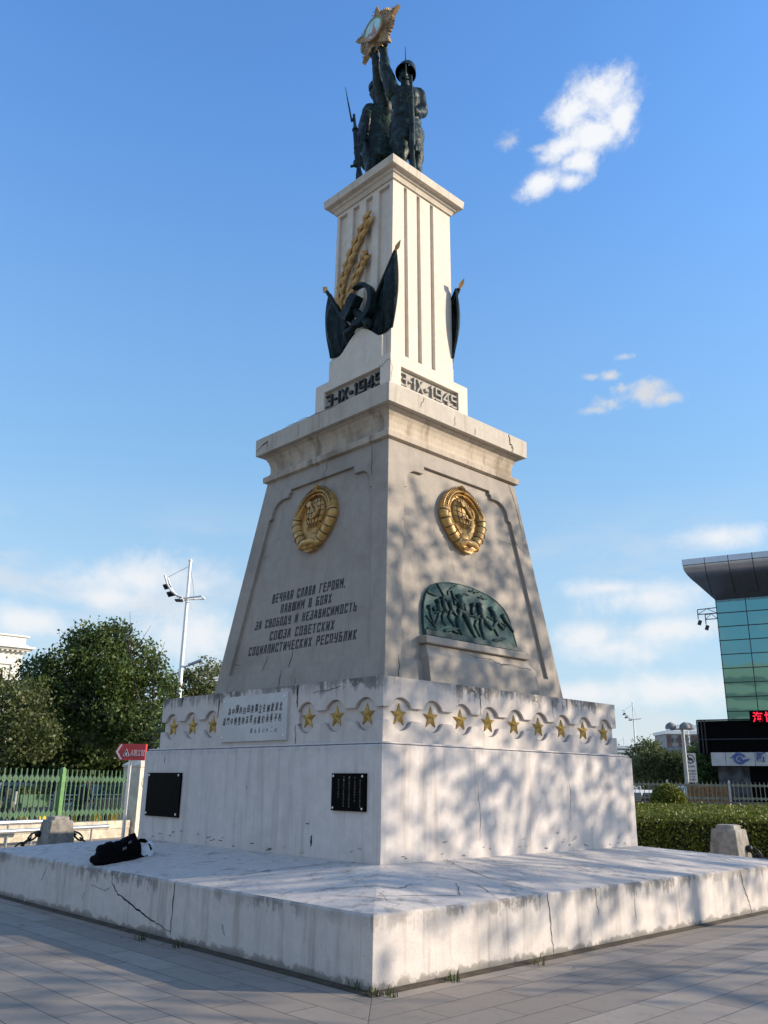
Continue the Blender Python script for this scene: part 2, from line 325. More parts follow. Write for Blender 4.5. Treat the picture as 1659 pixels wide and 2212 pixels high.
# ------------------------------------------------------------------ mesh helpers
class MB:
    def __init__(s): s.v = []; s.f = []; s.mi = []; s.cur = 0
    def add(s, vs, fs):
        o = len(s.v); s.v += [tuple(q) for q in vs]; s.f += [tuple(i+o for i in f) for f in fs]; s.mi += [s.cur]*len(fs); return s
    def merge(s, o, M=None):
        vs = [tuple(M @ Vector(q)) for q in o.v] if M is not None else o.v
        b = len(s.v); s.v += vs; s.f += [tuple(i+b for i in f) for f in o.f]; s.mi += o.mi; return s
    def box(s, c, d, M=None):
        x, y, z = (q/2 for q in d); vs = [Vector((sx*x, sy*y, sz*z)) for sx in (-1, 1) for sy in (-1, 1) for sz in (-1, 1)]
        if M is not None: vs = [M @ q for q in vs]
        return s.add([q+Vector(c) for q in vs], [(0, 1, 3, 2), (4, 6, 7, 5), (0, 4, 5, 1), (2, 3, 7, 6), (0, 2, 6, 4), (1, 5, 7, 3)])
    def rings(s, rs, cap=True, closed=True):
        n = len(rs[0]); o = []; fs = []
        for r in rs: o += list(r)
        for i in range(len(rs)-1):
            for j in range(n if closed else n-1):
                k = (j+1) % n; fs.append((i*n+j, i*n+k, (i+1)*n+k, (i+1)*n+j))
        if cap: fs += [tuple(range(n-1, -1, -1)), tuple((len(rs)-1)*n+j for j in range(n))]
        return s.add(o, fs)
    def tube(s, pts, rad, n=8, cap=True):
        pts = [Vector(p) for p in pts]; rad = rad if isinstance(rad, (list, tuple)) else [rad]*len(pts)
        rs = []; up = None
        for i, p in enumerate(pts):
            d = (pts[min(i+1, len(pts)-1)]-pts[max(i-1, 0)]).normalized()
            if up is None: up = Vector((0, 0, 1)) if abs(d.z) < .9 else Vector((1, 0, 0))
            a = d.cross(up).normalized(); b = a.cross(d); up = b
            rs.append([p+(a*math.cos(2*PI*j/n)+b*math.sin(2*PI*j/n))*rad[i] for j in range(n)])
        return s.rings(rs, cap)
    def lathe(s, prof, c=(0, 0, 0), n=16):
        c = Vector(c); return s.rings([[c+Vector((r*math.cos(2*PI*j/n), r*math.sin(2*PI*j/n), z)) for j in range(n)] for r, z in prof])
    def capsule(s, a, b, ra, rb=None, n=10):
        a, b = Vector(a), Vector(b); rb = ra if rb is None else rb
        d = (b-a); L = d.length; d = d/L if L > 1e-6 else Vector((0, 0, 1))
        pts = []; rr = []
        for t in (-.98, -.75, -.4): pts.append(a+d*ra*t); rr.append(ra*math.sqrt(max(.02, 1-t*t)))
        pts.append(a); rr.append(ra); pts.append(b); rr.append(rb)
        for t in (.4, .75, .98): pts.append(b+d*rb*t); rr.append(rb*math.sqrt(max(.02, 1-t*t)))
        return s.tube(pts, rr, n)
    def ell(s, c, r, M=None, n=14, k=9):
        c = Vector(c); rs = []
        for i in range(k):
            t = -PI/2+PI*(i+.35)/(k-.3)
            ring = [Vector((r[0]*math.cos(t)*math.cos(2*PI*j/n), r[1]*math.cos(t)*math.sin(2*PI*j/n), r[2]*math.sin(t))) for j in range(n)]
            rs.append([c+(M @ q if M is not None else q) for q in ring])
        return s.rings(rs)
    def poly(s, loops, fmap, o0, o1=None):       # filled outline with holes at offset o0; with o1 also walls and back
        ls = [[Vector((p[0], p[1], 0)) for p in l] for l in loops]
        flat = [q for l in ls for q in l]; tri = tessellate_polygon(ls)
        s.add([fmap(q.x, q.y, o0) for q in flat], [t for t in tri])
        if o1 is not None:
            s.add([fmap(q.x, q.y, o1) for q in flat], [t[::-1] for t in tri])
            for l in ls: s.walls([(q.x, q.y) for q in l], fmap, o0, o1)
        return s
    def walls(s, loop, fmap, o0, o1):
        n = len(loop); s.add([fmap(*q, o0) for q in loop]+[fmap(*q, o1) for q in loop], [(i, (i+1) % n, n+(i+1) % n, n+i) for i in range(n)]); return s
    def mesh(s, name, mats, smooth=None, fix=True):
        me = bpy.data.meshes.new(name); me.from_pydata(s.v, [], s.f)
        for ma in (mats if isinstance(mats, (list, tuple)) else [mats]): me.materials.append(ma)
        if max(s.mi, default=0): me.polygons.foreach_set('material_index', s.mi)
        if fix:
            bm = bmesh.new(); bm.from_mesh(me); bmesh.ops.remove_doubles(bm, verts=bm.verts, dist=2e-5); bmesh.ops.recalc_face_normals(bm, faces=bm.faces); bm.to_mesh(me); bm.free()
        if smooth:
            me.polygons.foreach_set('use_smooth', [True]*len(me.polygons)); me.set_sharp_from_angle(angle=R_(smooth))
        me.update(); return me
    def build(s, name, mats, parent=None, smooth=None, fix=True, label=None):
        o = bpy.data.objects.new(name, s.mesh(name, mats, smooth, fix)); COL.objects.link(o)
        if parent is not None: adopt(o, parent)
        if label: o['label'] = label
        return o
def world_mat(o):
    mm = Matrix.LocRotScale(o.location, o.rotation_euler, o.scale)
    return world_mat(o.parent) @ mm if o.parent else mm
def adopt(o, parent):                 # the mesh is written in world coordinates; keep it there
    o.parent = parent; o.matrix_parent_inverse = Matrix.Identity(4)
    w = world_mat(parent).inverted(); o.data.transform(w); o.data.update()
def tag(o, label, cat, group=None, kind=None):
    if label: o['label'] = label
    if cat: o['category'] = cat
    if group: o['group'] = group
    if kind: o['kind'] = kind
    return o
def thing(name, label, cat, loc=(0, 0, 0), rz=0.0, group=None):
    o = bpy.data.objects.new(name, None); COL.objects.link(o); o.empty_display_size = .2
    o.location = loc; o.rotation_euler = (0, 0, rz); return tag(o, label, cat, group)
def kids(o): return [c for c in bpy.data.objects if c.parent == o]
def dup(o, loc=None, rz=None, label=None, parent=None, scale=None):
    c = o.copy(); COL.objects.link(c)
    if parent is not None: c.parent = parent
    for k in kids(o): dup(k, parent=c)
    if loc is not None: c.location = loc
    if rz is not None: c.rotation_euler = (0, 0, rz)
    if scale is not None: c.scale = scale
    if label: c['label'] = label
    return c
def struct(o): o['kind'] = 'structure'; return o
def place(fn, loc, rz=0.0): return Matrix.Translation(Vector(loc)) @ Matrix.Rotation(rz, 4, 'Z')
_tc = {}
def text2d(txt, size=1.0, bold=0.0):  # flat outline triangles of a piece of writing: verts, faces, (x0,y0,x1,y1)
    k = (txt, bold)
    if k not in _tc:
        cu = bpy.data.curves.new('t', 'FONT'); cu.body = txt; cu.size = 1.0; cu.offset = bold; cu.resolution_u = 3; cu.extrude = .03
        ob = bpy.data.objects.new('t', cu); COL.objects.link(ob)
        me = bpy.data.meshes.new_from_object(ob.evaluated_get(bpy.context.evaluated_depsgraph_get()))
        vs = [tuple(v.co) for v in me.vertices]; fs = [tuple(p.vertices) for p in me.polygons]
        bpy.data.objects.remove(ob); bpy.data.curves.remove(cu); bpy.data.meshes.remove(me)
        _tc[k] = (vs, fs)
    return _tc[k]
def put_text(mb, txt, fmap, x0, y0, w, h, o0, o1, bold=0.0, shear=0.0):  # stretched to fill the box w x h
    vs, fs = text2d(txt, 1.0, bold)
    if not vs: return
    xs = [v[0] for v in vs]; ys = [v[1] for v in vs]; ax, bx, ay, by = min(xs), max(xs), min(ys), max(ys)
    sx = w/(bx-ax+1e-6); sy = h/(by-ay+1e-6)
    mb.add([fmap(x0+(v[0]-ax)*sx+shear*(v[1]-ay)*sy, y0+(v[1]-ay)*sy, o1 if v[2] > 0 else o0) for v in vs], fs)
def to_mesh_obj(mb, name, mats, parent=None, voxel=.03, smooth_it=3, label=None, noise_amp=0.0, noise_sc=8.0):
    """weld overlapping solids into one continuous skin"""
    me = mb.mesh(name, mats, None, False); o = bpy.data.objects.new(name, me); COL.objects.link(o)
    r = o.modifiers.new('r', 'REMESH'); r.mode = 'VOXEL'; r.voxel_size = voxel; r.use_smooth_shade = True
    if smooth_it:
        s = o.modifiers.new('s', 'SMOOTH'); s.iterations = smooth_it; s.factor = .5
    me2 = bpy.data.meshes.new_from_object(o.evaluated_get(bpy.context.evaluated_depsgraph_get()))
    o.modifiers.clear(); o.data = me2; me2.name = name; bpy.data.meshes.remove(me)
    if noise_amp:
        for v in me2.vertices:
            v.co += v.normal*(mnoise.noise(v.co*noise_sc)*noise_amp + mnoise.noise(v.co*noise_sc*2.7)*noise_amp*.5)
    me2.materials.clear()
    for ma in (mats if isinstance(mats, (list, tuple)) else [mats]): me2.materials.append(ma)
    if parent is not None: adopt(o, parent)
    if label: o['label'] = label
    return o
def arc(cx, cy, r, a0, a1, n=8, ry=None):
    ry = r if ry is None else ry
    return [(cx+r*math.cos(R_(a0+(a1-a0)*i/n)), cy+ry*math.sin(R_(a0+(a1-a0)*i/n))) for i in range(n+1)]
def star2d(cx, cy, r, n=5, inner=.40, rot=90):
    return [(cx+(r if i % 2 == 0 else r*inner)*math.cos(R_(rot+i*180/n)), cy+(r if i % 2 == 0 else r*inner)*math.sin(R_(rot+i*180/n))) for i in range(2*n)]
def crackstrip(mb, pts, fmap, w=.012, o=.003, seed=0, sub=5):
    rnd = random.Random(seed); P = []
    for i in range(len(pts)-1):
        for j in range(sub):
            t = j/sub; P.append((pts[i][0]+(pts[i+1][0]-pts[i][0])*t+rnd.uniform(-1, 1)*.012, pts[i][1]+(pts[i+1][1]-pts[i][1])*t+rnd.uniform(-1, 1)*.012))
    P.append(pts[-1]); n = len(P); a = []; b = []
    for i, p in enumerate(P):
        q = P[min(i+1, n-1)]; r = P[max(i-1, 0)]; dx, dy = q[0]-r[0], q[1]-r[1]; l = math.hypot(dx, dy) or 1
        ww = w*(.35+.65*math.sin(PI*(i+.6)/(n+.2)))*rnd.uniform(.5, 1.2)/2
        a.append(fmap(p[0]-dy/l*ww, p[1]+dx/l*ww, o)); b.append(fmap(p[0]+dy/l*ww, p[1]-dx/l*ww, o))
    mb.add(a+b, [(i, i+1, n+i+1, n+i) for i in range(n-1)])
# ------------------------------------------------------------------ ground
g = MB(); g.box((0, 0, -.5), (3000, 3000, 1)); struct(g.build('ground', M_pave))
# ------------------------------------------------------------------ monument
MON = thing('monument', 'tall stepped pale war monument with gold emblems and lettering on a cracked white platform', 'monument')
def rot4(k, p):
    x, y, z = p
    for _ in range(k): x, y = -y, x
    return Vector((x, y, z))
def face(k, wf):                      # k = 0: the shaded side with the inscription; 1: the sunlit side
    f = wf if callable(wf) else (lambda z: wf)
    return lambda u, z, o: rot4(k, (u, -(f(z)+o), z))
def frustum(mb, prof, cap=True):      # square rings (half width, z)
    mb.rings([[Vector((w, -w, z)), Vector((w, w, z)), Vector((-w, w, z)), Vector((-w, -w, z))] for w, z in prof], cap)
# platform
WA, ZA, ZB, WB = 4.243, .573, .772, 2.637
b = MB(); frustum(b, [(WA+.012, -.1), (WA, .05), (WA, ZA-.02), (WA-.018, ZA)], False)
b.cur = 1; frustum(b, [(WA-.018, ZA), (3.4, ZA+(ZB-ZA)*.52), (WB-.1, ZB)], True)
b.cur = 2; fa = face(0, WA)
for pts, w in (([(1.17, ZA), (1.17, .36), (1.16, .05)], .016), ([(-.22, ZA), (-.23, .44), (-.05, .34), (.18, .28), (.45, .22), (.66, .17), (.86, .13), (1.16, .09)], .019),
               ([(-2.0, .56), (-2.06, .42), (-2.2, .28)], .008), ([(-.75, .38), (-.4, .34), (-.24, .4)], .006), ([(2.1, .26), (2.16, .17)], .01), ([(-.9, .3), (-.93, .2)], .008)):
    crackstrip(b, pts, fa, w, .003, int(abs(pts[0][0])*100))
fa = face(1, WA)
for pts, w in (([(-1.86, ZA), (-1.84, .4), (-1.82, .22), (-1.8, .02)], .013), ([(-1.0, ZA), (-.99, .42), (-.96, .3)], .009), ([(2.45, ZA), (2.5, .35), (2.62, .15), (2.66, .02)], .014), ([(-.25, .4), (-.22, .2)], .007)):
    crackstrip(b, pts, fa, w, .003, int(abs(pts[0][0])*77))
ft = lambda u, v, o: Vector((u, v, ZA+(ZB-ZA)*(WA-max(abs(u), abs(v)))/(WA-WB)+o))
for pts, w in (([(1.17, -4.22), (1.6, -3.7), (1.75, -3.3), (2.1, -2.8), (2.5, -2.64)], .016), ([(4.2, -1.83), (3.5, -1.9), (2.9, -1.75), (2.64, -1.6)], .016), ([(2.9, -4.2), (3.1, -3.7), (3.6, -3.3), (3.5, -3.0)], .012), ([(3.3, -3.9), (3.8, -3.8), (4.2, -3.3)], .01), ([(3.75, -3.75), (4.0, -2.9), (3.6, -2.5)], .01), ([(4.2, -2.6), (3.7, -2.3), (3.3, -2.5)], .01)):
    crackstrip(b, pts, ft, w, .004, int(abs(pts[0][1])*91), 8)
b.build('platform', [M_plat, M_top, M_crack], MON)
# dirt-filled joint round the foot
b = MB(); frustum(b, [(WA+.085, .004), (WA+.06, .012), (WA+.005, .02)], False); b.build('base_joint', M_soil, MON)
# base block
b = MB(); frustum(b, [(WB, ZB-.25), (WB, 2.0), (WB-.02, 2.02)], True)
b.cur = 1; fa = face(0, WB); fb = face(1, WB)
rnd = random.Random(5)
for i in range(46):                   # chipped whitewash along the foot
    k = i % 2; u = rnd.uniform(-2.5, 2.5); z = ZB+.02+abs(rnd.gauss(0, .08)); l = rnd.uniform(.015, .05)
    crackstrip(b, [(u, z), (u+l, z+rnd.uniform(-.008, .01)), (u+2*l, z+rnd.uniform(-.005, .015))], (fa, fb)[k], rnd.uniform(.004, .013), .003, i, 2)
for k, pts, w in ((0, [(1.45, .88), (1.47, 1.0)], .03), (0, [(-2.05, 1.93), (-2.04, 1.84)], .02), (0, [(1.35, 1.12), (1.42, 1.14)], .01), (0, [(.1, 1.55), (.1, 1.5)], .008), (1, [(-1.0, 1.6), (-.95, 1.2), (-.98, .95)], .006), (1, [(.95, 1.75), (.98, 1.4), (.93, 1.15)], .008)):
    crackstrip(b, pts, (fa, fb)[k], w, .003, int(w*999)+k, 5)
b.build('base_block', [M_block, M_crack], MON)
b = MB(); frustum(b, [(2.5, 2.0), (2.615, 2.03), (2.6, 2.05), (2.45, 2.055)], False); b.build('base_ledge', M_band, MON)
# star band: upper tier, a sunk strip with round wells, lower tier
C0, C1, CT, CB = 2.03, 2.803, 2.443, 2.295
WC = 2.492
NU = [-2.19, -1.642, -1.095, -.5475, 0, .5475, 1.095, 1.642, 2.19]
b = MB()
def chain(us, x0, x1, rc=.192, zc=2.375, dz=.074):
    """outline of the sunk strip: from x0 to x1 with a circle at each u"""
    h = math.asin(dz/rc); top = [(x0, zc+dz)]; bot = [(x0, zc-dz)]
    for u in us:
        top += [(u+rc*math.cos(t), zc+rc*math.sin(t)) for t in [PI-h-(PI-2*h)*i/14 for i in range(15)]]
        bot += [(u+rc*math.cos(t), zc-rc*math.sin(t)) for t in [PI-h-(PI-2*h)*i/14 for i in range(15)]]
    top.append((x1, zc+dz)); bot.append((x1, zc-dz)); return top, bot
for k in range(4):
    fm = face(k, WC); segs = [(NU, -WC, WC)] if k % 2 else [(NU[:3], -WC, -.95), (NU[6:], .95, WC)]
    up = []; lo = []
    if k % 2: t, bo = chain(*segs[0]); up = t; lo = bo
    else:
        t1, b1 = chain(*segs[0]); t2, b2 = chain(*segs[1])
        up = t1+t2; lo = b1+b2
        b.poly([[(-.95, CB+.006), (.95, CB+.006), (.95, CT+.006), (-.95, CT+.006)]], fm, 0.0)
        for x in (-.95, .95): b.add([fm(x, CB+.006, 0), fm(x, CT+.006, 0), fm(x, CT+.006, -.045), fm(x, CB+.006, -.045)], [(0, 1, 2, 3)])
    b.poly([up+[(WC, C1), (-WC, C1)]], fm, 0.0)
    b.poly([[(-WC, C0), (WC, C0)]+lo[::-1]], fm, 0.0)
    n = len(up); b.add([fm(*q, 0) for q in up]+[fm(*q, -.045) for q in up], [(i, i+1, n+i+1, n+i) for i in range(n-1)])
    n = len(lo); b.add([fm(*q, 0) for q in lo]+[fm(*q, -.045) for q in lo], [(i, i+1, n+i+1, n+i) for i in range(n-1)])
    w = WC-.045
    b.add([fm(-w, C0+.1, -.045), fm(w, C0+.1, -.045), fm(w, C1-.1, -.045), fm(-w, C1-.1, -.045)], [(0, 1, 2, 3)])
b.add([Vector((sx*WC, sy*WC, C1)) for sx, sy in ((-1, -1), (1, -1), (1, 1), (-1, 1))], [(0, 1, 2, 3)])
b.cur = 1
for k, pts, w in ((0, [(.9, C1), (.9, 2.7), (.905, 2.5)], .03), (0, [(-.93, C1), (-.92, 2.66), (-.93, 2.46)], .03), (0, [(-1.92, C1), (-1.93, 2.72)], .03), (0, [(1.2, 2.68), (1.6, 2.7), (1.75, 2.72)], .008), (1, [(-.75, C1), (-.74, 2.6), (-.73, 2.45)], .014), (1, [(.85, 2.76), (.86, 2.5)], .009), (1, [(-.95, 2.76), (-.85, 2.74), (-.85, 2.6)], .012), (1, [(.35, 2.72), (.5, 2.71), (.56, 2.62)], .01), (0, [(.88, 2.3), (.89, 2.05)], .014)):
    crackstrip(b, pts, face(k, WC), w, .003, int(abs(pts[0][0])*131)+k)
b.cur = 2
def grime_shade_arc(k, u, a0, a1):          # grime and painted-in shade outlining the corner of a round well
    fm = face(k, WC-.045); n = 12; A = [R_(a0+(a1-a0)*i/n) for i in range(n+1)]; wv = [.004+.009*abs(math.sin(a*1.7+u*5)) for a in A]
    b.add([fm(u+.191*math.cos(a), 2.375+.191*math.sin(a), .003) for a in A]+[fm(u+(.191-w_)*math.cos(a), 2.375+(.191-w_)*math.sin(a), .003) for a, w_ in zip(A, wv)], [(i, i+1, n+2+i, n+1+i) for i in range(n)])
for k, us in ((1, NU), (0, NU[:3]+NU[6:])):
    for u in us: grime_shade_arc(k, u, 28, 152); grime_shade_arc(k, u, 208, 332)
b.build('star_band', [M_band, M_crack, M_grime_shade], MON)
# gilded stars, one solid five-pointed faceted star each
def gold_star(k, u):
    s = MB(); fm = face(k, WC-.045); o = star2d(u, 2.365, .135, 5, .42)
    vs = [fm(*q, .012) for q in o]+[fm(u, 2.365, .055)]+[fm(*q, 0) for q in o]
    s.add(vs, [(i, (i+1) % 10, 10) for i in range(10)]+[(i, 11+i, 11+(i+1) % 10, (i+1) % 10) for i in range(10)])
    return s.build('gold_star', M_gold2, MON)
for u in NU: gold_star(1, u)
for u in NU[:3]+NU[6:]: gold_star(0, u)
# pedestal with a sunk shaped panel on every face
ZP0, ZP1, WP0, WP1 = 2.80, 6.44, 1.946, 1.473
wp = lambda z: WP0+(WP1-WP0)*(z-2.803)/(6.405-2.803)
half = [(1.61, 3.16), (1.235, 5.68), (1.175, 5.70), (1.175, 5.755)]+arc(.93, 5.755, .245, 0, 90, 8)[1:]+[(.80, 6.00), (.80, 6.055), (.765, 6.07), (.765, 6.13)]
panel = half+[(-u, z) for u, z in half[::-1]]
PD = -.05
b = MB()
for k in range(4):
    fm = face(k, wp); w0, w1 = wp(ZP0), wp(ZP1)
    b.poly([[(-w0, ZP0), (w0, ZP0), (w1, ZP1), (-w1, ZP1)], panel], fm, 0.0); b.walls(panel, fm, 0, PD); b.poly([panel], fm, PD)
b.cur = 1
f0 = face(0, wp); f1 = face(1, wp)
for fm, pts, w, o in ((f0, [(1.12, 6.38), (1.16, 6.2), (1.18, 6.02), (1.2, 5.86)], .012, .003), (f0, [(.08, 6.42), (.1, 6.3), (.06, 6.14)], .012, .003), (f0, [(.07, 6.1), (.04, 6.0)], .008, PD+.003), (f0, [(-.72, 3.4), (-.76, 3.25), (-.82, 3.16)], .012, PD+.003), (f0, [(-.1, 3.42), (-.16, 3.17)], .016, PD+.003),
                      (f0, [(-.26, 3.16), (-.27, 2.82)], .012, .003), (f0, [(.12, 3.0), (.1, 2.82)], .012, .003), (f0, [(-1.4, 3.32), (-1.62, 3.33)], .01, PD+.003), (f0, [(-1.05, 5.3), (-.9, 5.32)], .006, PD+.003), (f1, [(1.0, 5.36), (1.3, 5.33), (1.5, 5.2)], .012, .003), (f1, [(1.31, 6.42), (1.38, 6.2), (1.46, 5.9), (1.5, 5.4)], .012, .003),
                      (f1, [(.95, 4.75), (1.05, 4.7)], .006, PD+.003), (f1, [(-1.66, 3.2), (-1.66, 3.0), (-1.7, 2.85)], .01, .003), (f0, [(-1.3, 5.05), (-1.15, 5.08)], .008, PD+.003)):
    crackstrip(b, pts, fm, w, o, int(abs(pts[0][0])*131+abs(pts[0][1])*17))
b.build('pedestal', [M_ped, M_crack], MON)
# moulding, hollow neck and cornice slab
b = MB(); frustum(b, [(1.475, 6.40), (1.53, 6.42), (1.535, 6.50), (1.525, 6.52), (1.465, 6.545), (1.445, 6.60), (1.45, 6.70), (1.475, 6.78), (1.52, 6.855), (1.56, 6.875), (1.565, 6.905)], False); b.build('cornice_neck', M_neck, MON)
b = MB(); frustum(b, [(1.50, 6.90), (1.60, 6.893), (1.637, 6.90), (1.645, 7.19), (1.62, 7.216), (.5, 7.225)], True)
b.cur = 1; fc = face(0, 1.645); fd = face(1, 1.645)
for k, pts, w in ((0, [(-1.6, 6.99), (-1.35, 7.09), (-1.3, 7.07)], .016), (0, [(-1.32, 7.12), (-1.3, 6.92)], .014), (0, [(-.8, 7.2), (-.3, 7.2), (.2, 7.19), (.6, 7.2), (.75, 7.205)], .012), (0, [(-.45, 7.16), (-.47, 6.92)], .008), (1, [(1.15, 7.2), (1.18, 7.05), (1.25, 6.98), (1.24, 6.9)], .022), (1, [(-.9, 7.2), (-.93, 7.1), (-1.0, 6.98)], .008), (1, [(-.2, 7.1), (-.21, 6.92)], .01), (1, [(.28, 7.05), (.3, 6.92)], .01)):
    crackstrip(b, pts, (fc, fd)[k], w, .005, int(abs(pts[0][0])*100)+k)
b.build('cornice', [M_cornice, M_crack], MON)
# date block with sunk date panels
b = MB(); WG = .938; pan = [(-.70, 7.70), (.70, 7.70), (.70, 8.035), (-.70, 8.035)]
for k in range(4):
    fm = face(k, WG); b.poly([[(-WG, 7.2), (WG, 7.2), (WG, 8.205), (-WG, 8.205)], pan], fm, 0); b.walls(pan, fm, 0, -.07)
frustum(b, [(WG, 8.205), (WG-.015, 8.22), (.6, 8.22)], True)
b.cur = 1; fm = face(0, WG)
crackstrip(b, [(.938, 8.1), (.82, 8.08), (.74, 8.02), (.66, 8.07)], fm, .01, .003, 3); crackstrip(b, [(-.93, 8.1), (-.9, 7.9), (-.92, 7.7)], face(1, WG), .006, .003, 4)
DB = b.build('date_block', [M_shaft, M_crack], MON)
GLY = {'3': [(0, 1, 1, 1), (1, 1, 1, 0), (0, 0, 1, 0), (.5, .52, 1, .52)], '-': [(.1, .5, .9, .5)], 'I': [(.5, 0, .5, 1)], 'X': [(0, 0, 1, 1), (0, 1, 1, 0)], '1': [(.5, 0, .5, 1), (.5, 1, .1, .82)],
       '9': [(0, 1, 1, 1), (1, 1, 1, 0), (0, 1, 0, .45), (0, .45, 1, .45), (0, 0, 1, 0)], '4': [(.75, 0, .75, 1), (.75, 1, 0, .3), (0, .3, 1, .3)], '5': [(0, 1, 1, 1), (0, 1, 0, .55), (0, .55, 1, .55), (1, .55, 1, 0), (0, 0, 1, 0)], '.': [(.25, .42, .75, .42)]}
def date(k, mat):
    p = MB(); fm = face(k, WG-.07); p.poly([[(-.71, 7.69), (.71, 7.69), (.71, 8.04), (-.71, 8.04)]], fm, 0)
    po = p.build('date_panel', M_datebed, MON)
    n = MB(); x = -.675; t = .028; z0, z1 = 7.735, 7.97
    for ch, w in (('3', .13), ('-', .06), ('I', .035), ('X', .13), ('.', .07), ('1', .06), ('9', .13), ('4', .14), ('5', .13)):
        th = .05 if ch == '.' else t
        for i, (a, c, d, e) in enumerate(GLY[ch]):
            A = Vector((x+a*w, z0+th/2+c*(z1-z0-th))); B = Vector((x+d*w, z0+th/2+e*(z1-z0-th))); dd = (B-A); L = dd.length or .01; dd = dd/L; q = Vector((-dd.y, dd.x))*th/2
            A = A-dd*th/2*.9; B = B+dd*th/2*.9; o1 = .046+.0012*i
            n.poly([[tuple(A+q), tuple(A-q), tuple(B-q), tuple(B+q)]], fm, 0.001, o1)
        x += w+.062 if ch not in '-I' else w+.055
    n.build('date_numerals', mat, po)
date(0, M_dateL); date(1, M_dateR); date(2, M_dateR); date(3, M_dateR)
# fluted shaft
b = MB(); wsf = lambda z: .763+(.745-.763)*(z-8.22)/(11.72-8.22); ZS0, ZS1 = 8.21, 11.80
flu = [(-.47, -.36), (-.185, -.085), (.085, .185), (.36, .47)]
for k in range(4):
    fm = face(k, wsf); holes = [[(u0, 8.385), (u1, 8.385), (u1*.97, 11.70), (u0*.97, 11.70)] for u0, u1 in ((-.455, -.36), (-.165, -.07), (.12, .215), (.41, .505))] if k % 2 else \
        [[(u0, 9.0), (u1, 9.0), (u1, 11.70), (u0, 11.70)] for u0, u1 in ((-.68, -.46), (-.30, -.13), (.05, .22), (.39, .66))]
    w0, w1 = wsf(ZS0), wsf(ZS1)
    if k % 2: holes = [[(-.435, 8.385), (-.345, 8.385), (-.40, 11.74), (-.475, 11.74)], [(-.12, 8.385), (-.025, 8.385), (-.07, 11.74), (-.15, 11.74)], [(.215, 8.385), (.31, 8.385), (.285, 11.74), (.20, 11.74)]]
    b.poly([[(-w0, ZS0), (w0, ZS0), (w1, ZS1), (-w1, ZS1)]]+holes, fm, 0)
    for h in holes: b.walls(h, fm, 0, -.06); b.poly([h], fm, -.06)
b.build('shaft', M_shaft, MON)
b = MB(); frustum(b, [(.71, 11.765), (.775, 11.77), (.778, 11.795), (.785, 11.81), (.80, 11.85), (.83, 11.865), (.84, 11.905), (.845, 11.915), (.90, 11.918), (.925, 11.925), (.942, 12.07), (.925, 12.095), (.3, 12.10)], True)
b.build('capital', M_capital, MON)
# stepped pediments below the banners
for k in (0, 2):
    b = MB(); fm = face(k, 0.0)
    out = [(-.68, 8.21), (.66, 8.21), (.66, 8.66), (.60, 8.665), (.55, 8.69), (.48, 8.74), (.40, 8.82), (.30, 8.90), (.20, 8.955), (.10, 8.97), (0, 8.955), (-.10, 8.90), (-.22, 8.80), (-.33, 8.70), (-.42, 8.655), (-.5, 8.645), (-.68, 8.645)]
    b.poly([out], fm, .74, .87); b.build('pediment', M_shaft, MON)
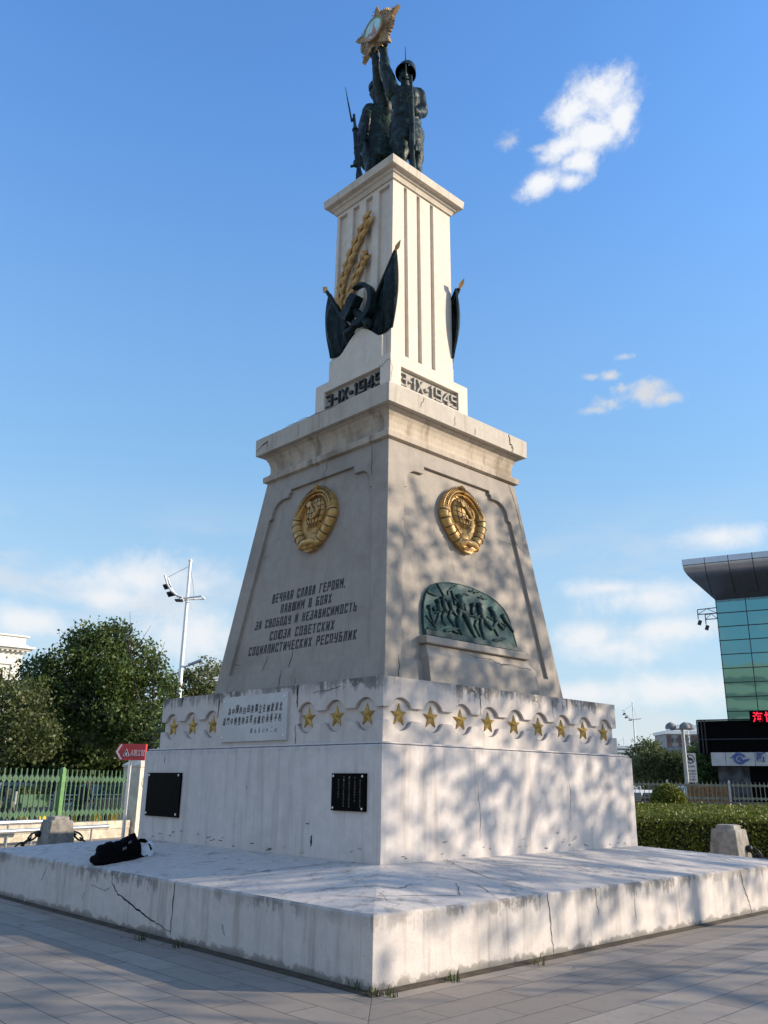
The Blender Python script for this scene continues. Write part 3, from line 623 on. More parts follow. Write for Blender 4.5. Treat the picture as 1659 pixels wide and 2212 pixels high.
# ------------------------------------------------------------------ lettering cut in block capitals
CYR = {'А': [(0, 0, .18, 1), (.18, 1, .82, 1), (.82, 1, 1, 0), (.08, .36, .92, .36)], 'Б': [(0, 0, 0, 1), (0, 1, .95, 1), (0, .56, 1, .56), (1, .56, 1, 0), (0, 0, 1, 0)], 'В': [(0, 0, 0, 1), (0, 1, .9, 1), (.9, 1, .9, .54), (0, .54, 1, .54), (1, .54, 1, 0), (0, 0, 1, 0)],
  'Г': [(0, 0, 0, 1), (0, 1, 1, 1)], 'Д': [(.12, .12, .2, 1), (.2, 1, .85, 1), (.85, 1, .85, .12), (0, .12, 1, .12), (0, -.1, 0, .12), (1, -.1, 1, .12)], 'Е': [(0, 0, 0, 1), (0, 1, 1, 1), (0, .52, .85, .52), (0, 0, 1, 0)], 'З': [(0, 1, 1, 1), (1, 1, 1, 0), (.3, .53, 1, .53), (0, 0, 1, 0), (0, 0, 0, .2)],
  'И': [(0, 0, 0, 1), (1, 0, 1, 1), (0, .1, 1, .9)], 'К': [(0, 0, 0, 1), (0, .5, 1, 1), (.2, .58, 1, 0)], 'Л': [(0, 0, .2, 1), (.2, 1, 1, 1), (1, 1, 1, 0)], 'М': [(0, 0, 0, 1), (1, 0, 1, 1), (0, 1, .5, .45), (.5, .45, 1, 1)], 'Н': [(0, 0, 0, 1), (1, 0, 1, 1), (0, .5, 1, .5)],
  'О': [(0, 0, 0, 1), (1, 0, 1, 1), (0, 1, 1, 1), (0, 0, 1, 0)], 'П': [(0, 0, 0, 1), (1, 0, 1, 1), (0, 1, 1, 1)], 'Р': [(0, 0, 0, 1), (0, 1, 1, 1), (1, 1, 1, .48), (0, .48, 1, .48)], 'С': [(0, 0, 0, 1), (0, 1, 1, 1), (0, 0, 1, 0), (1, .8, 1, 1), (1, 0, 1, .2)], 'Т': [(.5, 0, .5, 1), (0, 1, 1, 1)],
  'У': [(0, .45, 0, 1), (1, 0, 1, 1), (0, .45, 1, .45), (.1, 0, 1, 0)], 'Х': [(0, 0, 1, 1), (0, 1, 1, 0)], 'Ц': [(0, 0, 0, 1), (.85, 0, .85, 1), (0, 0, 1, 0), (1, -.15, 1, 0)], 'Ч': [(0, .45, 0, 1), (1, 0, 1, 1), (0, .45, 1, .45)], 'Ш': [(0, 0, 0, 1), (.5, 0, .5, 1), (1, 0, 1, 1), (0, 0, 1, 0)],
  'Ь': [(0, 0, 0, 1), (0, .52, 1, .52), (1, .52, 1, 0), (0, 0, 1, 0)], 'Ю': [(0, 0, 0, 1), (0, .5, .35, .5), (.35, 0, .35, 1), (1, 0, 1, 1), (.35, 1, 1, 1), (.35, 0, 1, 0)], 'Я': [(1, 0, 1, 1), (0, 1, 1, 1), (0, .48, 0, 1), (0, .48, 1, .48), (0, 0, .5, .48)], '.': [(0, 0, .1, 0)]}
WID = {'Ш': 1.4, 'М': 1.2, 'Ю': 1.45, ' ': .75, '.': .35, 'Д': 1.15}
def cyr_line(mb, txt, fm, u0, u1, z0, z1, o, th, rnd):
    tot = sum(WID.get(c, 1.0) for c in txt)+.46*(len(txt)-1); k = (u1-u0)/tot; x = u0; H = z1-z0
    for c in txt:
        w = WID.get(c, 1.0)*k
        for i, (a, q, d, e) in enumerate(CYR.get(c, ())):
            A = Vector((x+th/2+a*(w-th), z0+th/2+q*(H-th))); B = Vector((x+th/2+d*(w-th), z0+th/2+e*(H-th)))
            A += Vector((rnd.uniform(-1, 1), rnd.uniform(-1, 1)))*.003; B += Vector((rnd.uniform(-1, 1), rnd.uniform(-1, 1)))*.003
            dd = (B-A); L = dd.length or .001; dd = dd/L if L > .002 else Vector((1, 0)); t = th*rnd.uniform(.9, 1.15); qv = Vector((-dd.y, dd.x))*t/2
            A = A-dd*th*.45; B = B+dd*th*.45
            mb.poly([[tuple(A+qv), tuple(A-qv), tuple(B-qv), tuple(B+qv)]], fm, o+.001, o+.005+.0006*i)
        x += w+.46*k
rnd = random.Random(11)
INS = MB(); INS.poly([[(-1.3, 3.38), (1.3, 3.38), (1.3, 4.42), (-1.3, 4.42)]], face(0, wp), PD+.0008); INS = INS.build('inscription', M_ped, MON, label='engraved dark Cyrillic inscription of five lines')
for txt, u0, u1, z0, z1 in (('ВЕЧНАЯ СЛАВА ГЕРОЯМ.', -.84, .875, 4.225, 4.37), ('ПАВШИМ В БОЯХ', -.58, .605, 4.035, 4.175), ('ЗА СВОБОДУ И НЕЗАВИСИМОСТЬ', -1.18, 1.175, 3.84, 3.975), ('СОЮЗА СОВЕТСКИХ', -.745, .745, 3.63, 3.77), ('СОЦИАЛИСТИЧЕСКИХ РЕСПУБЛИК', -1.24, 1.245, 3.437, 3.575)):
    b = MB(); cyr_line(b, txt, face(0, wp), u0, u1, z0, z1, PD, .0200, rnd); b.build('inscription_line', M_ink, INS)
# ------------------------------------------------------------------ gilded state emblems
def state_emblem(k):
    fw = face(k, wp); fm = lambda x, y, o: fw(x, 5.455+y, PD+o)
    def tub(mb, pts, r, n=8): mb.tube([fm(*p) for p in pts], r, n)
    egg = [(.50*math.cos(t)*(1-.10*math.sin(t)) if math.sin(t) > 0 else .50*math.cos(t)*(1+.33*math.sin(t)), .505*math.sin(t)) for t in [2*PI*i/40 for i in range(40)]]
    p = MB(); p.poly([egg], fm, .035, 0); E = p.build('state_emblem', M_gold, MON, label='gold emblem with wheat wreath, globe, hammer and sickle'+(' on the inscription side' if k == 0 else ' above the bronze relief' if k == 1 else ''))
    for sx in (-1, 1):
        w = MB(); pts = []; rr = []
        for i in range(73):
            q = i/72; a = R_(-86+172*q); r = .062+.026*math.sin(PI*min(1, q*1.35)); x = .385*math.cos(a)*(1-.10*max(0, math.sin(a)) + .30*min(0, math.sin(a))); y = .44*math.sin(a)-.01
            if q < .55: ph = (q*11) % 1; r *= .82+.22*math.sqrt(ph)
            pts.append((sx*(x+.045), y, .05)); rr.append(r)
        tub(w, pts, rr, 12)
        rn = random.Random(3+sx)
        for i in range(42):               # ears of wheat lying along the upper half
            q = .56+.44*(i//3)/13; a = R_(-86+172*q); x = .385*math.cos(a)*(1-.10*max(0, math.sin(a)))+.045; y = .44*math.sin(a)-.01; off = (i % 3-1)*.05
            dx, dy = math.cos(a), math.sin(a); tx, ty = -dy, dx
            A = fm(sx*(x+dx*off), y+dy*off, .115-abs(off)*.55); Bp = fm(sx*(x+dx*off+tx*.06+dx*off*.3), y+dy*off+ty*.06, .135-abs(off)*.55)
            w.capsule(A, Bp, .021, .007, 6)
        w.cur = 1
        for i in range(7):
            j = min(72, round((i+.02)/11*72)); pq = Vector((pts[j][0], pts[j][1])); pn = Vector((pts[j+1][0], pts[j+1][1])); dd = (pn-pq).normalized(); nn = Vector((-dd.y, dd.x)); rr_ = rr[min(j+2, 72)]*1.0+.006
            w.tube([fm(pq.x+nn.x*rr_*math.cos(R_(a_)), pq.y+nn.y*rr_*math.cos(R_(a_)), .05+rr_*math.sin(R_(a_))) for a_ in range(0, 181, 20)], .0085, 5)
        for i in range(14):
            q = .58+.40*i/13; a = R_(-86+172*q); x = .385*math.cos(a)*(1-.10*max(0, math.sin(a)))+.045; y = .44*math.sin(a)-.01
            w.tube([fm(sx*(x+math.cos(a)*f_), y+math.sin(a)*f_+abs(f_)*.5, .135-abs(f_)*.6) for f_ in (-.06, -.03, 0, .03, .06)], .006, 4)
        w.build('wheat_sheaf', [M_gold, M_groove_shade], E, 50)
    gl = MB(); G0 = fm(0, .10, .045); ax = (fm(1, 0, 0)-fm(0, 0, 0)); ay = (fm(0, 1, 0)-fm(0, 0, 0)); an = (fm(0, 0, 1)-fm(0, 0, 0)); Mx = Matrix((ax, ay, an)).transposed()
    gl.ell(G0, (.225, .255, .085), Mx, 20, 13)
    def gp(x, y): return (x, .10+y, .045+.087*math.sqrt(max(.02, 1-(x/.225)**2-(y/.255)**2)))
    gl.cur = 1
    for i in range(-2, 3): tub(gl, [gp(.215*math.sin(R_(t))*i/2.6, .25*math.cos(R_(t))) for t in range(8, 176, 14)], .0055, 5)
    for i in range(-2, 3): y = i*.085; xx = .21*math.sqrt(1-(y/.26)**2); tub(gl, [gp(xx*t/6, y-.03*(1-(t/6)**2)) for t in range(-6, 7)], .0055, 5)
    gl.build('globe', [M_gold, M_groove_shade], E, 40)
    hs = MB()
    hs.poly([[(-.13, .235), (-.055, .275), (-.005, .205), (-.08, .165)]], fm, .10, .165)
    tub(hs, [(-.05, .22, .15), (.13, .0, .145)], .019)
    ar = [(.045+.105*math.cos(R_(a)), .08+.105*math.sin(R_(a)), .15) for a in range(95, -150, -18)]
    tub(hs, ar, [.006+.017*math.sin(PI*i/(len(ar)-.2)) for i in range(len(ar))]); tub(hs, [(-.04, .03, .15), (-.115, -.035, .14)], .017)
    hs.build('hammer_and_sickle', M_gold, E, 40)
    st = MB(); o = star2d(0, .475, .075, 5, .40); vs = [fm(*q, .13) for q in o]+[fm(0, .475, .18)]+[fm(*q, .03) for q in o]
    st.add(vs, [(i, (i+1) % 10, 10) for i in range(10)]+[(i, 11+i, 11+(i+1) % 10, (i+1) % 10) for i in range(10)]); st.build('star', M_gold, E)
    ry = MB()
    for i in range(-6, 7): a = R_(90+i*6.5); tub(ry, [(.08*math.cos(a), -.33+.08*math.sin(a), .04), (.30*math.cos(a), -.33+.27*math.sin(a), .045)], [.007, .013], 5); ry.cur = 1; a += R_(3.2); tub(ry, [(.1*math.cos(a), -.33+.1*math.sin(a), .036), (.30*math.cos(a), -.33+.27*math.sin(a), .037)], [.003, .008], 4); ry.cur = 0
    ry.build('sun_rays', [M_gold, M_groove_shade], E)
    su = MB(); su.ell(fm(0, -.33, .03), (.12, .11, .075), Mx, 18, 9); su.build('rising_sun', M_gold, E, 50)
    rb = MB(); tub(rb, [(-.24, -.40, .06), (-.18, -.45, .10), (-.08, -.40, .13), (0, -.42, .14), (.08, -.40, .13), (.18, -.45, .10), (.24, -.40, .06)], [.045, .06, .05, .06, .05, .06, .045], 8)
    for i in range(4): rb.poly([[(-.20+.04*i, -.455-.012*i), (.20-.04*i, -.455-.012*i), (.17-.04*i, -.485-.014*i), (-.17+.04*i, -.485-.014*i)]], fm, .0, .13-.014*i)
    rb.poly([[(-.17, -.47), (.17, -.47), (.07, -.545), (-.07, -.545)]], fm, 0, .085)
    rb.build('ribbon', M_gold, E, 50)
for k in (0, 1): state_emblem(k)
# ------------------------------------------------------------------ bronze battle relief on its stone bracket (sunlit side)
f1o = face(1, wp); pf = lambda u, z, o: f1o(u, z, PD+o)
b = MB(); yb = lambda z: wp(z)
def bracket(mb, u0, u1, prof):        # profile in (proud of the panel, z), mitred at both ends
    rs = []
    for o, z, du in prof: rs.append([f1o(u0-du, z, PD-.02), f1o(u0-du, z, o+PD), f1o(u1+du, z, o+PD), f1o(u1+du, z, PD-.02)])
    mb.rings(rs)
bracket(b, -1.17, 1.12, [(.17, 2.81, .04), (.165, 3.215, .04), (.155, 3.245, .03), (.125, 3.28, .01), (.105, 3.33, -.01), (.10, 3.385, -.015)])
b.cur = 1
crackstrip(b, [(-.4, 3.31), (.1, 3.30), (.35, 3.25), (.6, 3.27), (1.05, 3.24)], lambda u, z, o: f1o(u, z, o+PD+.15), .012, .012, 8); b.build('relief_bracket', [M_ped, M_crack], MON)
b = MB(); bracket(b, -1.19, 1.045, [(.14, 3.39, 0), (.155, 3.40, .01), (.155, 3.485, .01), (.14, 3.50, 0)]); b.build('relief_ledge', M_ped, MON)
def uvR(px, py):                      # spot on the panel measured on an enlargement of the relief
    x, y = (1650+px*.30139)/1.85172, (2280+py*.30139)/1.85172; d = ray(x, y); z = 3.9
    for _ in range(12):
        w = wp(z)+PD+.05; t = (w-CAM.x)/d.x; P = CAM+d*t; z = P.z
    return P.y, z
outl = [uvR(*q) for q in ((172, 862), (150, 700), (146, 560), (152, 440), (180, 320), (225, 240), (300, 182), (400, 165), (500, 170), (640, 192), (780, 235), (900, 288), (1020, 350), (1120, 425), (1200, 510), (1258, 600), (1300, 720), (1340, 860), (1375, 980), (1398, 1078))]
b = MB(); b.poly([outl], pf, .05, -.005)
n = len(outl)
b.tube([pf(u, z, .05) for u, z in outl], .011, 6)
REL = b.build('bronze_relief', M_relief, MON, label='green bronze battle relief of charging soldiers')
rl = MB(); P0, P1 = uvR(170, 850), uvR(1398, 1066); rl.poly([[(P0[0], 3.525), (P1[0]-.01, 3.525), (P1[0]-.02, 3.60), (P0[0], 3.60)]], pf, .04, .075); rl.build('relief_base', M_relfig, REL)
def rp(px, py, o=.06): u, z = uvR(px, py); return pf(u, z, o)
def fig(name, heads, limbs):
    f = MB()
    for hx, hy, r in heads:
        f.ell(rp(hx, hy, .07), (r, r, r*1.15), None, 8, 6); f.ell(rp(hx, hy-12, .07), (r*1.2, r*1.3, r*.75), None, 8, 5)
    for (pts, r0, r1) in limbs:
        n = len(pts)
        for i in range(n-1): f.capsule(rp(*pts[i], .06), rp(*pts[i+1], .06), .82*(r0+(r1-r0)*i/max(1, n-1)), .82*(r0+(r1-r0)*(i+1)/max(1, n-1)), 7)
    return f.build(name, M_relfig, REL, 60)
fig('relief_figure', [(325, 415, .032)], [([(338, 450), (345, 535)], .045, .05), ([(345, 540), (300, 575)], .02, .016), ([(350, 470), (390, 530), (330, 560)], .02, .018), ([(350, 550), (330, 640), (300, 700)], .028, .018)])
fig('relief_figure', [(385, 385, .035)], [([(405, 440), (430, 535)], .055, .06), ([(420, 450), (470, 530), (400, 555)], .024, .018), ([(430, 550), (392, 610), (400, 690), (440, 730)], .032, .018)])
fig('relief_figure', [(538, 440, .034)], [([(490, 440), (515, 535)], .05, .055), ([(500, 540), (475, 630), (545, 735)], .034, .02), ([(520, 535), (590, 615)], .035, .025)])
fig('relief_figure', [(604, 362, .046)], [([(622, 425), (640, 530)], .075, .062), ([(612, 540), (700, 590)], .05, .06), ([(590, 420), (540, 370), (513, 275)], .034, .024), ([(500, 250), (540, 225), (580, 200)], .018, .01), ([(505, 260), (465, 285), (470, 330)], .02, .01), ([(680, 460), (705, 560)], .03, .022), ([(615, 580), (590, 690), (612, 790), (645, 845)], .055, .024), ([(690, 600), (745, 720), (790, 820), (830, 890)], .058, .024)])
fig('relief_figure', [(787, 470, .036)], [([(790, 505), (785, 570)], .045, .04), ([(845, 680), (825, 740), (890, 875)], .04, .02)])
fig('relief_figure', [(868, 470, .042)], [([(885, 530), (920, 640)], .066, .06), ([(890, 540), (880, 610), (830, 630)], .028, .02), ([(720, 598), (970, 655)], .014, .016), ([(900, 670), (910, 780), (955, 930)], .05, .024), ([(950, 670), (1040, 780), (1075, 770)], .05, .022)])
fig('relief_figure', [(1030, 518, .036)], [([(1060, 575), (1095, 665)], .056, .05), ([(990, 620), (1110, 690)], .013, .013), ([(1070, 590), (1040, 650)], .024, .018), ([(1110, 690), (1070, 760), (1130, 870)], .04, .02), ([(1120, 690), (1195, 785), (1230, 760)], .038, .018)])
fig('relief_figure', [(1190, 615, .032)], [([(1215, 660), (1265, 725)], .045, .042), ([(1150, 690), (1240, 740)], .012, .012), ([(1270, 730), (1330, 820)], .034, .02)])
fig('relief_figure', [(215, 490, .03), (278, 520, .026)], [([(225, 520), (250, 640), (295, 755)], .03, .016), ([(180, 610), (300, 760)], .018, .014)])
f = MB()
for cx, cy, s in ((810, 285, 1.0), (712, 325, .6), (925, 370, .9)): f.capsule(rp(cx-62*s, cy-8, .058), rp(cx+62*s, cy+12, .058), .014*s, .012*s, 6); f.capsule(rp(cx-15, cy-20*s, .058), rp(cx+8, cy+26*s, .058), .012*s, .012*s, 6)
f.build('relief_aeroplanes', M_relfig, REL, 60)
f = MB(); f.capsule(rp(322, 185), rp(455, 425), .012, .012, 6); f.build('relief_flagpole', M_relfig, REL, 60)
f = MB(); f.capsule(rp(430, 805), rp(600, 780), .03, .02, 7); f.build('relief_debris', M_relfig, REL, 60); f = MB(); f.capsule(rp(1075, 940), rp(1230, 910), .028, .016, 7); f.build('relief_debris', M_relfig, REL, 60); f = MB(); f.capsule(rp(200, 775), rp(310, 790), .02, .016, 7)
f.build('relief_debris', M_relfig, REL, 60); f = MB(); f.capsule(rp(200, 290), rp(310, 345), .024, .01, 7); f.build('relief_cannon', M_relfig, REL, 60); f = MB(); f.capsule(rp(540, 810), rp(600, 835), .025, .02, 7); f.build('relief_debris', M_relfig, REL, 60)
# ------------------------------------------------------------------ plaques
fB = face(0, WB)
def bolts(par, pts, fm, o, r=.016):
    for u, z in pts:
        s = MB(); s.rings([[fm(u+r*math.cos(t)*q, z+r*1.1*math.sin(t)*q, o+h) for t in [2*PI*i/10 for i in range(10)]] for q, h in ((1, 0), (1, .006), (.55, .012))]); s.build('bolt', M_bolt, par)
p = MB(); p.poly([[(-2.445, 1.09), (-1.51, 1.09), (-1.51, 1.70), (-2.445, 1.70)]], fB, .03, 0); pl = p.build('black_plaque', M_black, MON, label='larger blank black stone plaque at the left end')
bolts(pl, [(-2.41, 1.665), (-1.57, 1.665), (-2.41, 1.13), (-1.57, 1.13)], fB, .03)
p = MB(); p.poly([[(1.83, 1.29), (2.41, 1.29), (2.41, 1.70), (1.83, 1.70)]], fB, .03, 0); pl = p.build('black_plaque', M_black, MON, label='smaller black stone plaque with columns of gold characters')
bolts(pl, [(1.86, 1.67), (2.36, 1.668), (1.86, 1.32), (2.36, 1.32)], fB, .03, .013)
for u, z0, s in ((2.325, 1.635, '为纪念苏军烈士建此碑'), (2.235, 1.665, '市人民政府重修于此'), (2.14, 1.665, '一九四五年八月苏军解放'), (2.045, 1.67, '省一九五〇文物保护单位'), (1.955, 1.64, '哈尔滨市人民立')):
    t = MB()
    for i, ch in enumerate(s): put_text(t, ch, fB, u-.012, z0-.031*i-.026, .026, .026, .0305, .032)
    t.build('gold_inscription', M_gild, pl)
fC = face(0, WC)
p = MB(); p.poly([[(-.77, 2.112), (.735, 2.112), (.735, 2.722), (-.77, 2.722)]], fC, .035, -.06); pl = p.build('white_plaque', M_marble, MON, label='white marble plaque with two lines of black handwriting')
bolts(pl, [(-.72, 2.665), (.67, 2.665), (-.73, 2.17), (.68, 2.17)], fC, .035, .015)
t = MB()
def han(s, u0, u1, z, h, rn, w):
    n = len(s); st = (u1-u0)/n
    for i, ch in enumerate(s):
        hh = h*rn.uniform(.85, 1.1); put_text(t, ch, fC, u0+st*i+(st-w)/2, z+rn.uniform(-.012, .012), w*rn.uniform(.85, 1.05), hh, .036, .039, -.003, .12)
rn = random.Random(4)
han('為中國的自由與獨立在解放東北', -.63, .64, 2.485, .105, rn, .06)
t.build('inscription_line', M_ink, pl); t = MB()
han('战鬥中牺牲的苏軍英雄们永垂不朽', -.745, .63, 2.34, .105, rn, .06)
t.build('inscription_line', M_ink, pl)
t = MB(); han('一九五〇年二月', -.08, .55, 2.225, .055, rn, .04); t.build('date_line', plain('faded_lettering', (.16, .16, .17), .7), pl)
# ------------------------------------------------------------------ banners, wheat, hammer and sickle on the shaft
def banner_group(k):
    fm = face(k, 0.0)
    for sx in (1, -1):
        c = MB(); NU_, NV = 34, 18; fr = []; bk = []
        for i in range(NU_+1):
            t = i/NU_; px, pz = .885-.60*t, 10.16-.95*t
            bx, bz = .80-.62*t, 8.80-.08*math.sin(PI*t*1.1)+.18*t*t
            ra = []; rb_ = []
            for j in range(NV+1):
                v = j/NV; x = px+(bx-px)*v+.075*math.sin(PI*v)*(1-t); z = pz+(bz-pz)*v
                o = .80+.10*math.sin(PI*min(1, v*1.0+.1))*math.sin(PI*min(1, t*1.6+.12))+.03*math.sin(t*24+v*3.5)*(.3+.7*v)+.02*math.sin(t*47+1)*v
                e = min(1, t/.10); o = .765+(o-.765)*math.sqrt(e) if e < 1 else o
                ra.append(fm(sx*x, z, o)); rb_.append(fm(sx*(x-.02), z, .735))
            fr.append(ra); bk.append(rb_)
        n = NV+1
        c.add([q for r in fr for q in r], [(i*n+j, (i+1)*n+j, (i+1)*n+j+1, i*n+j+1) for i in range(NU_) for j in range(NV)])
        rim = [fr[0][j] for j in range(n)]+[fr[i][NV] for i in range(NU_+1)]+[fr[NU_][j] for j in range(NV, -1, -1)]+[fr[i][0] for i in range(NU_, -1, -1)]
        rib = [bk[0][j] for j in range(n)]+[bk[i][NV] for i in range(NU_+1)]+[bk[NU_][j] for j in range(NV, -1, -1)]+[bk[i][0] for i in range(NU_, -1, -1)]
        L = len(rim); c.add(rim+rib, [(i, (i+1) % L, L+(i+1) % L, L+i) for i in range(L)])
        c.tube([fm(sx*.893, 10.175, .81), fm(sx*.585, 9.69, .825), fm(sx*.27, 9.19, .84)], .036, 8)
        B = c.build('banner', M_flag, MON, 50)
        s = MB(); A = Vector((.885, 10.165)); d = Vector((.62, .78)); q = Vector((-d.y, d.x))
        rs = []
        for h, w, th in ((0, .022, .022), (.02, .04, .035), (.05, .034, .03), (.055, .05, .028), (.085, .066, .03), (.14, .05, .024), (.215, .006, .005)):
            cpt = A+d*h; rs.append([fm(sx*(cpt+q*w).x, (cpt+q*w).y, .815), fm(sx*cpt.x, cpt.y, .815+th), fm(sx*(cpt-q*w).x, (cpt-q*w).y, .815), fm(sx*cpt.x, cpt.y, .815-th)])
        s.rings(rs); s.build('spear_tip', M_oldgold, B)
    rn = random.Random(9)
    for path, wd in (([(-.52, 9.72), (-.49, 10.0), (-.43, 10.25), (-.31, 10.5), (-.16, 10.74), (.04, 10.98), (.24, 11.22)], .085), ([(-.35, 9.55), (-.26, 9.82), (-.13, 10.08), (.03, 10.30), (.20, 10.47)], .072)):
        w = MB(); P = [Vector(p) for p in path]; seg = []
        for i in range(len(P)-1):
            for j in range(8): seg.append(P[i]+(P[i+1]-P[i])*j/8)
        seg.append(P[-1]); w.tube([fm(q.x, q.y, .77) for q in seg], wd*.55, 8)
        n = len(seg); st = 6
        for i in range(0, n-2, st):
            d = (seg[min(i+st, n-1)]-seg[i]); L = d.length; d = d/L; q = Vector((-d.y, d.x))
            for sd in (-1, 1):
                tw = wd*(.9+.35*i/n)*rn.uniform(.9, 1.1)
                a = seg[i]+q*sd*tw*.26+d*(.035*sd-.03); e = a+d*L*1.4+q*sd*tw*.55
                mid_ = (a+e)/2+q*sd*tw*.20
                w.tube([fm(a.x, a.y, .78), fm(*(a+(mid_-a)*.5), .82), fm(mid_.x, mid_.y, .845), fm(*(mid_+(e-mid_)*.6), .825), fm(e.x, e.y, .775)], [.012, tw*.42, tw*.56, tw*.40, .008], 6)
        w.cur = 1; w.tube([fm(q.x, q.y, .772+.03) for q in seg], wd*.34, 6); w.build('wheat_ear', [M_oldgold, M_groove_shade], MON, 20)
    h = MB(); HS = []
    oa = []; ia = []
    for i in range(25):
        a = R_(112-225*i/24); th = .012+.105*math.sin(PI*min(1, (i+.5)/24*.62))
        oa.append((.13+.365*math.cos(a), 9.41+.40*math.sin(a))); ia.append((.13+(.365-th)*math.cos(a), 9.41+(.40-th)*math.sin(a)))
    h.poly([oa+ia[::-1]], fm, .86, .985)
    h.capsule(fm(.0, 9.03, .92), fm(-.16, 8.98, .92), .055, .075, 10)
    so_ = h.build('sickle', M_flag, MON, 40)
    h = MB(); d = Vector((.62, .78)).normalized(); q = Vector((-d.y, d.x)); c0 = Vector((-.03, 9.42))
    rs = []
    for t, wv, o in ((-.24, .085, 1.02), (-.20, .10, 1.05), (.19, .10, 1.05), (.23, .085, 1.02)):
        cc = c0+d*t; a, e = cc+q*wv, cc-q*wv; rs.append([fm(a.x, a.y, .87), fm(a.x, a.y, o), fm(e.x, e.y, o), fm(e.x, e.y, .87)])
    h.rings(rs); h.capsule(fm(-.05, 9.42, .92), fm(.36, 8.97, .90), .07, .085, 12); h.build('hammer', M_flag, MON, 40)
for k in (0, 2): banner_group(k)
# ------------------------------------------------------------------ the two bronze soldiers and the order they lift
def rifle(par, butt, muzzle, bay0, bay1, side):
    r = MB(); B, Mz = Vector(butt), Vector(muzzle); d = (Mz-B); L = d.length; d.normalize()
    P = lambda t: B+d*(L*t)
    r.tube([P(0), P(.05), P(.16), P(.24), P(.30), P(.40), P(.62), P(.80), P(.83), P(.845), P(1.0)], [.075, .082, .066, .042, .058, .062, .054, .05, .034, .030, .026], 10)
    r.ell(P(.31)+side*.05, (.05, .05, .09)); r.capsule(P(.29)+side*.04, P(.27)+side*.13, .02, .028, 8)
    for t in (.52, .78): r.tube([P(t-.008), P(t+.008)], .064, 10)
    R = r.build('rifle', M_bronze, par, 50)
    b_ = MB(); b_.tube([P(.965), Vector(bay0)], .022, 6); b_.tube([Vector(bay0), Vector(bay0)+(Vector(bay1)-Vector(bay0))*.5, Vector(bay1)], [.018, .014, .004], 6); b_.build('bayonet', M_bronze, R)
def hand(mb, palm, dirv, side, grip, s=1.0):
    """palm with four unequal curled fingers and a side thumb"""
    palm, dirv, side, grip = Vector(palm), Vector(dirv).normalized(), Vector(side).normalized(), Vector(grip).normalized()
    mb.ell(palm, (.062*s, .062*s, .075*s))
    for i, l in enumerate((.8, 1.0, .95, .7)):
        a = palm+side*(i-1.5)*.036*s+dirv*.05*s; c = a+dirv*.06*s*l+grip*.03*s; e = c+dirv*.02*s*l+grip*.06*s*l
        mb.capsule(a, c, .019*s, .018*s, 6); mb.capsule(c, e, .018*s, .015*s, 6)
    a = palm-side*.06*s; c = a-side*.03*s+dirv*.05*s+grip*.03*s; mb.capsule(palm-side*.03*s, a, .024*s, .022*s, 6); mb.capsule(a, c, .021*s, .017*s, 6)
fw = -Fh; rt = Rh; up = Vector((0, 0, 1))
# nearer soldier, facing the viewer, helmeted
A_ = thing('soldier_statue', 'dark bronze statue of a helmeted soldier with upright rifle, right on the monument top', 'statue', (0, 0, 12.1))
s = MB(); CP = lambda a, b_, ra, rb=None, n=12: s.capsule(W(*a), W(*b_), ra, rb, n)
fx = Matrix((Rh, -Fh, up)).transposed()      # ellipsoid axes: right, towards viewer, up
E_ = lambda c, r: s.ell(W(*c), r, fx, 16, 11)
E_((.215, .17, 14.26), (.292, .195, .38)); E_((.22, .2, 14.38), (.28, .2, .22)); E_((.215, .17, 13.95), (.272, .19, .28)); E_((.21, .165, 13.66), (.31, .22, .30))
CP((-.02, .17, 14.50), (.45, .13, 14.50), .135, .13); CP((.2, .16, 14.5), (.19, .2, 14.78), .09, .08)
for x0, x1, x2 in ((.09, .13, .15), (.35, .42, .44)):
    fo = .1 if x0 < .2 else -.02
    CP((x0, .17, 13.55), (x1-.01, .2+fo, 12.95), .205, .155); CP((x1-.005, .2+fo, 12.98), (x1, .2+fo*.6, 12.80), .155, .11); CP((x1, .2+fo, 12.78), (x2, .18+fo, 12.25), .115, .09); E_((x2, .28+fo, 12.18), (.085, .18, .075))
s.rings([[W(.215+(.302+.03*t)*math.cos(a)+0, .17+(.225+.05*t)*math.sin(a), 13.78-.56*t) for a in [2*PI*i/20 for i in range(20)]] for t in (0, .3, .7, 1)])   # skirt of the tunic
s.rings([[W(  .215+.292*math.cos(a), .17+.225*math.sin(a), 13.83+h) for a in [2*PI*i/20 for i in range(20)]] for h in (0, .075)])                             # belt
CP((-.03, .19, 14.46), (-.20, .24, 15.02), .15, .118); CP((-.20, .24, 15.02), (-.235, .25, 15.40), .115, .082)
CP((.47, .13, 14.47), (.535, .12, 14.08), .138, .118); CP((.535, .12, 14.08), (.41, .36, 13.86), .118, .078)
E_((.185, .20, 14.90), (.118, .14, .17)); E_((.175, .31, 14.82), (.075, .05, .09)); E_((.165, .34, 14.88), (.022, .04, .045)); E_((.30, .2, 14.88), (.025, .04, .055)); E_((.165, .33, 14.75), (.04, .025, .022))
E_((.13, .33, 14.925), (.035, .02, .014)); E_((.215, .32, 14.925), (.035, .02, .014)); E_((.50, .0, 13.62), (.09, .13, .17)); CP((-.05, .3, 14.55), (.44, .26, 13.86), .028)
hand(s, W(.375, .42, 13.84), -rt+up*.15, up, fw*-.4-rt*.2, 1.15); hand(s, W(-.23, .24, 15.45), up, rt, fw*.5, 1.25)
to_mesh_obj(s, 'body', M_bronze, A_, .026, 2, noise_amp=.011, noise_sc=9)
h = MB(); n = 22; hax = (up-fw*.16+rt*.26).normalized(); hfw = rt.cross(hax)*-1.0; hfw = hfw if hfw.dot(fw) > 0 else -hfw
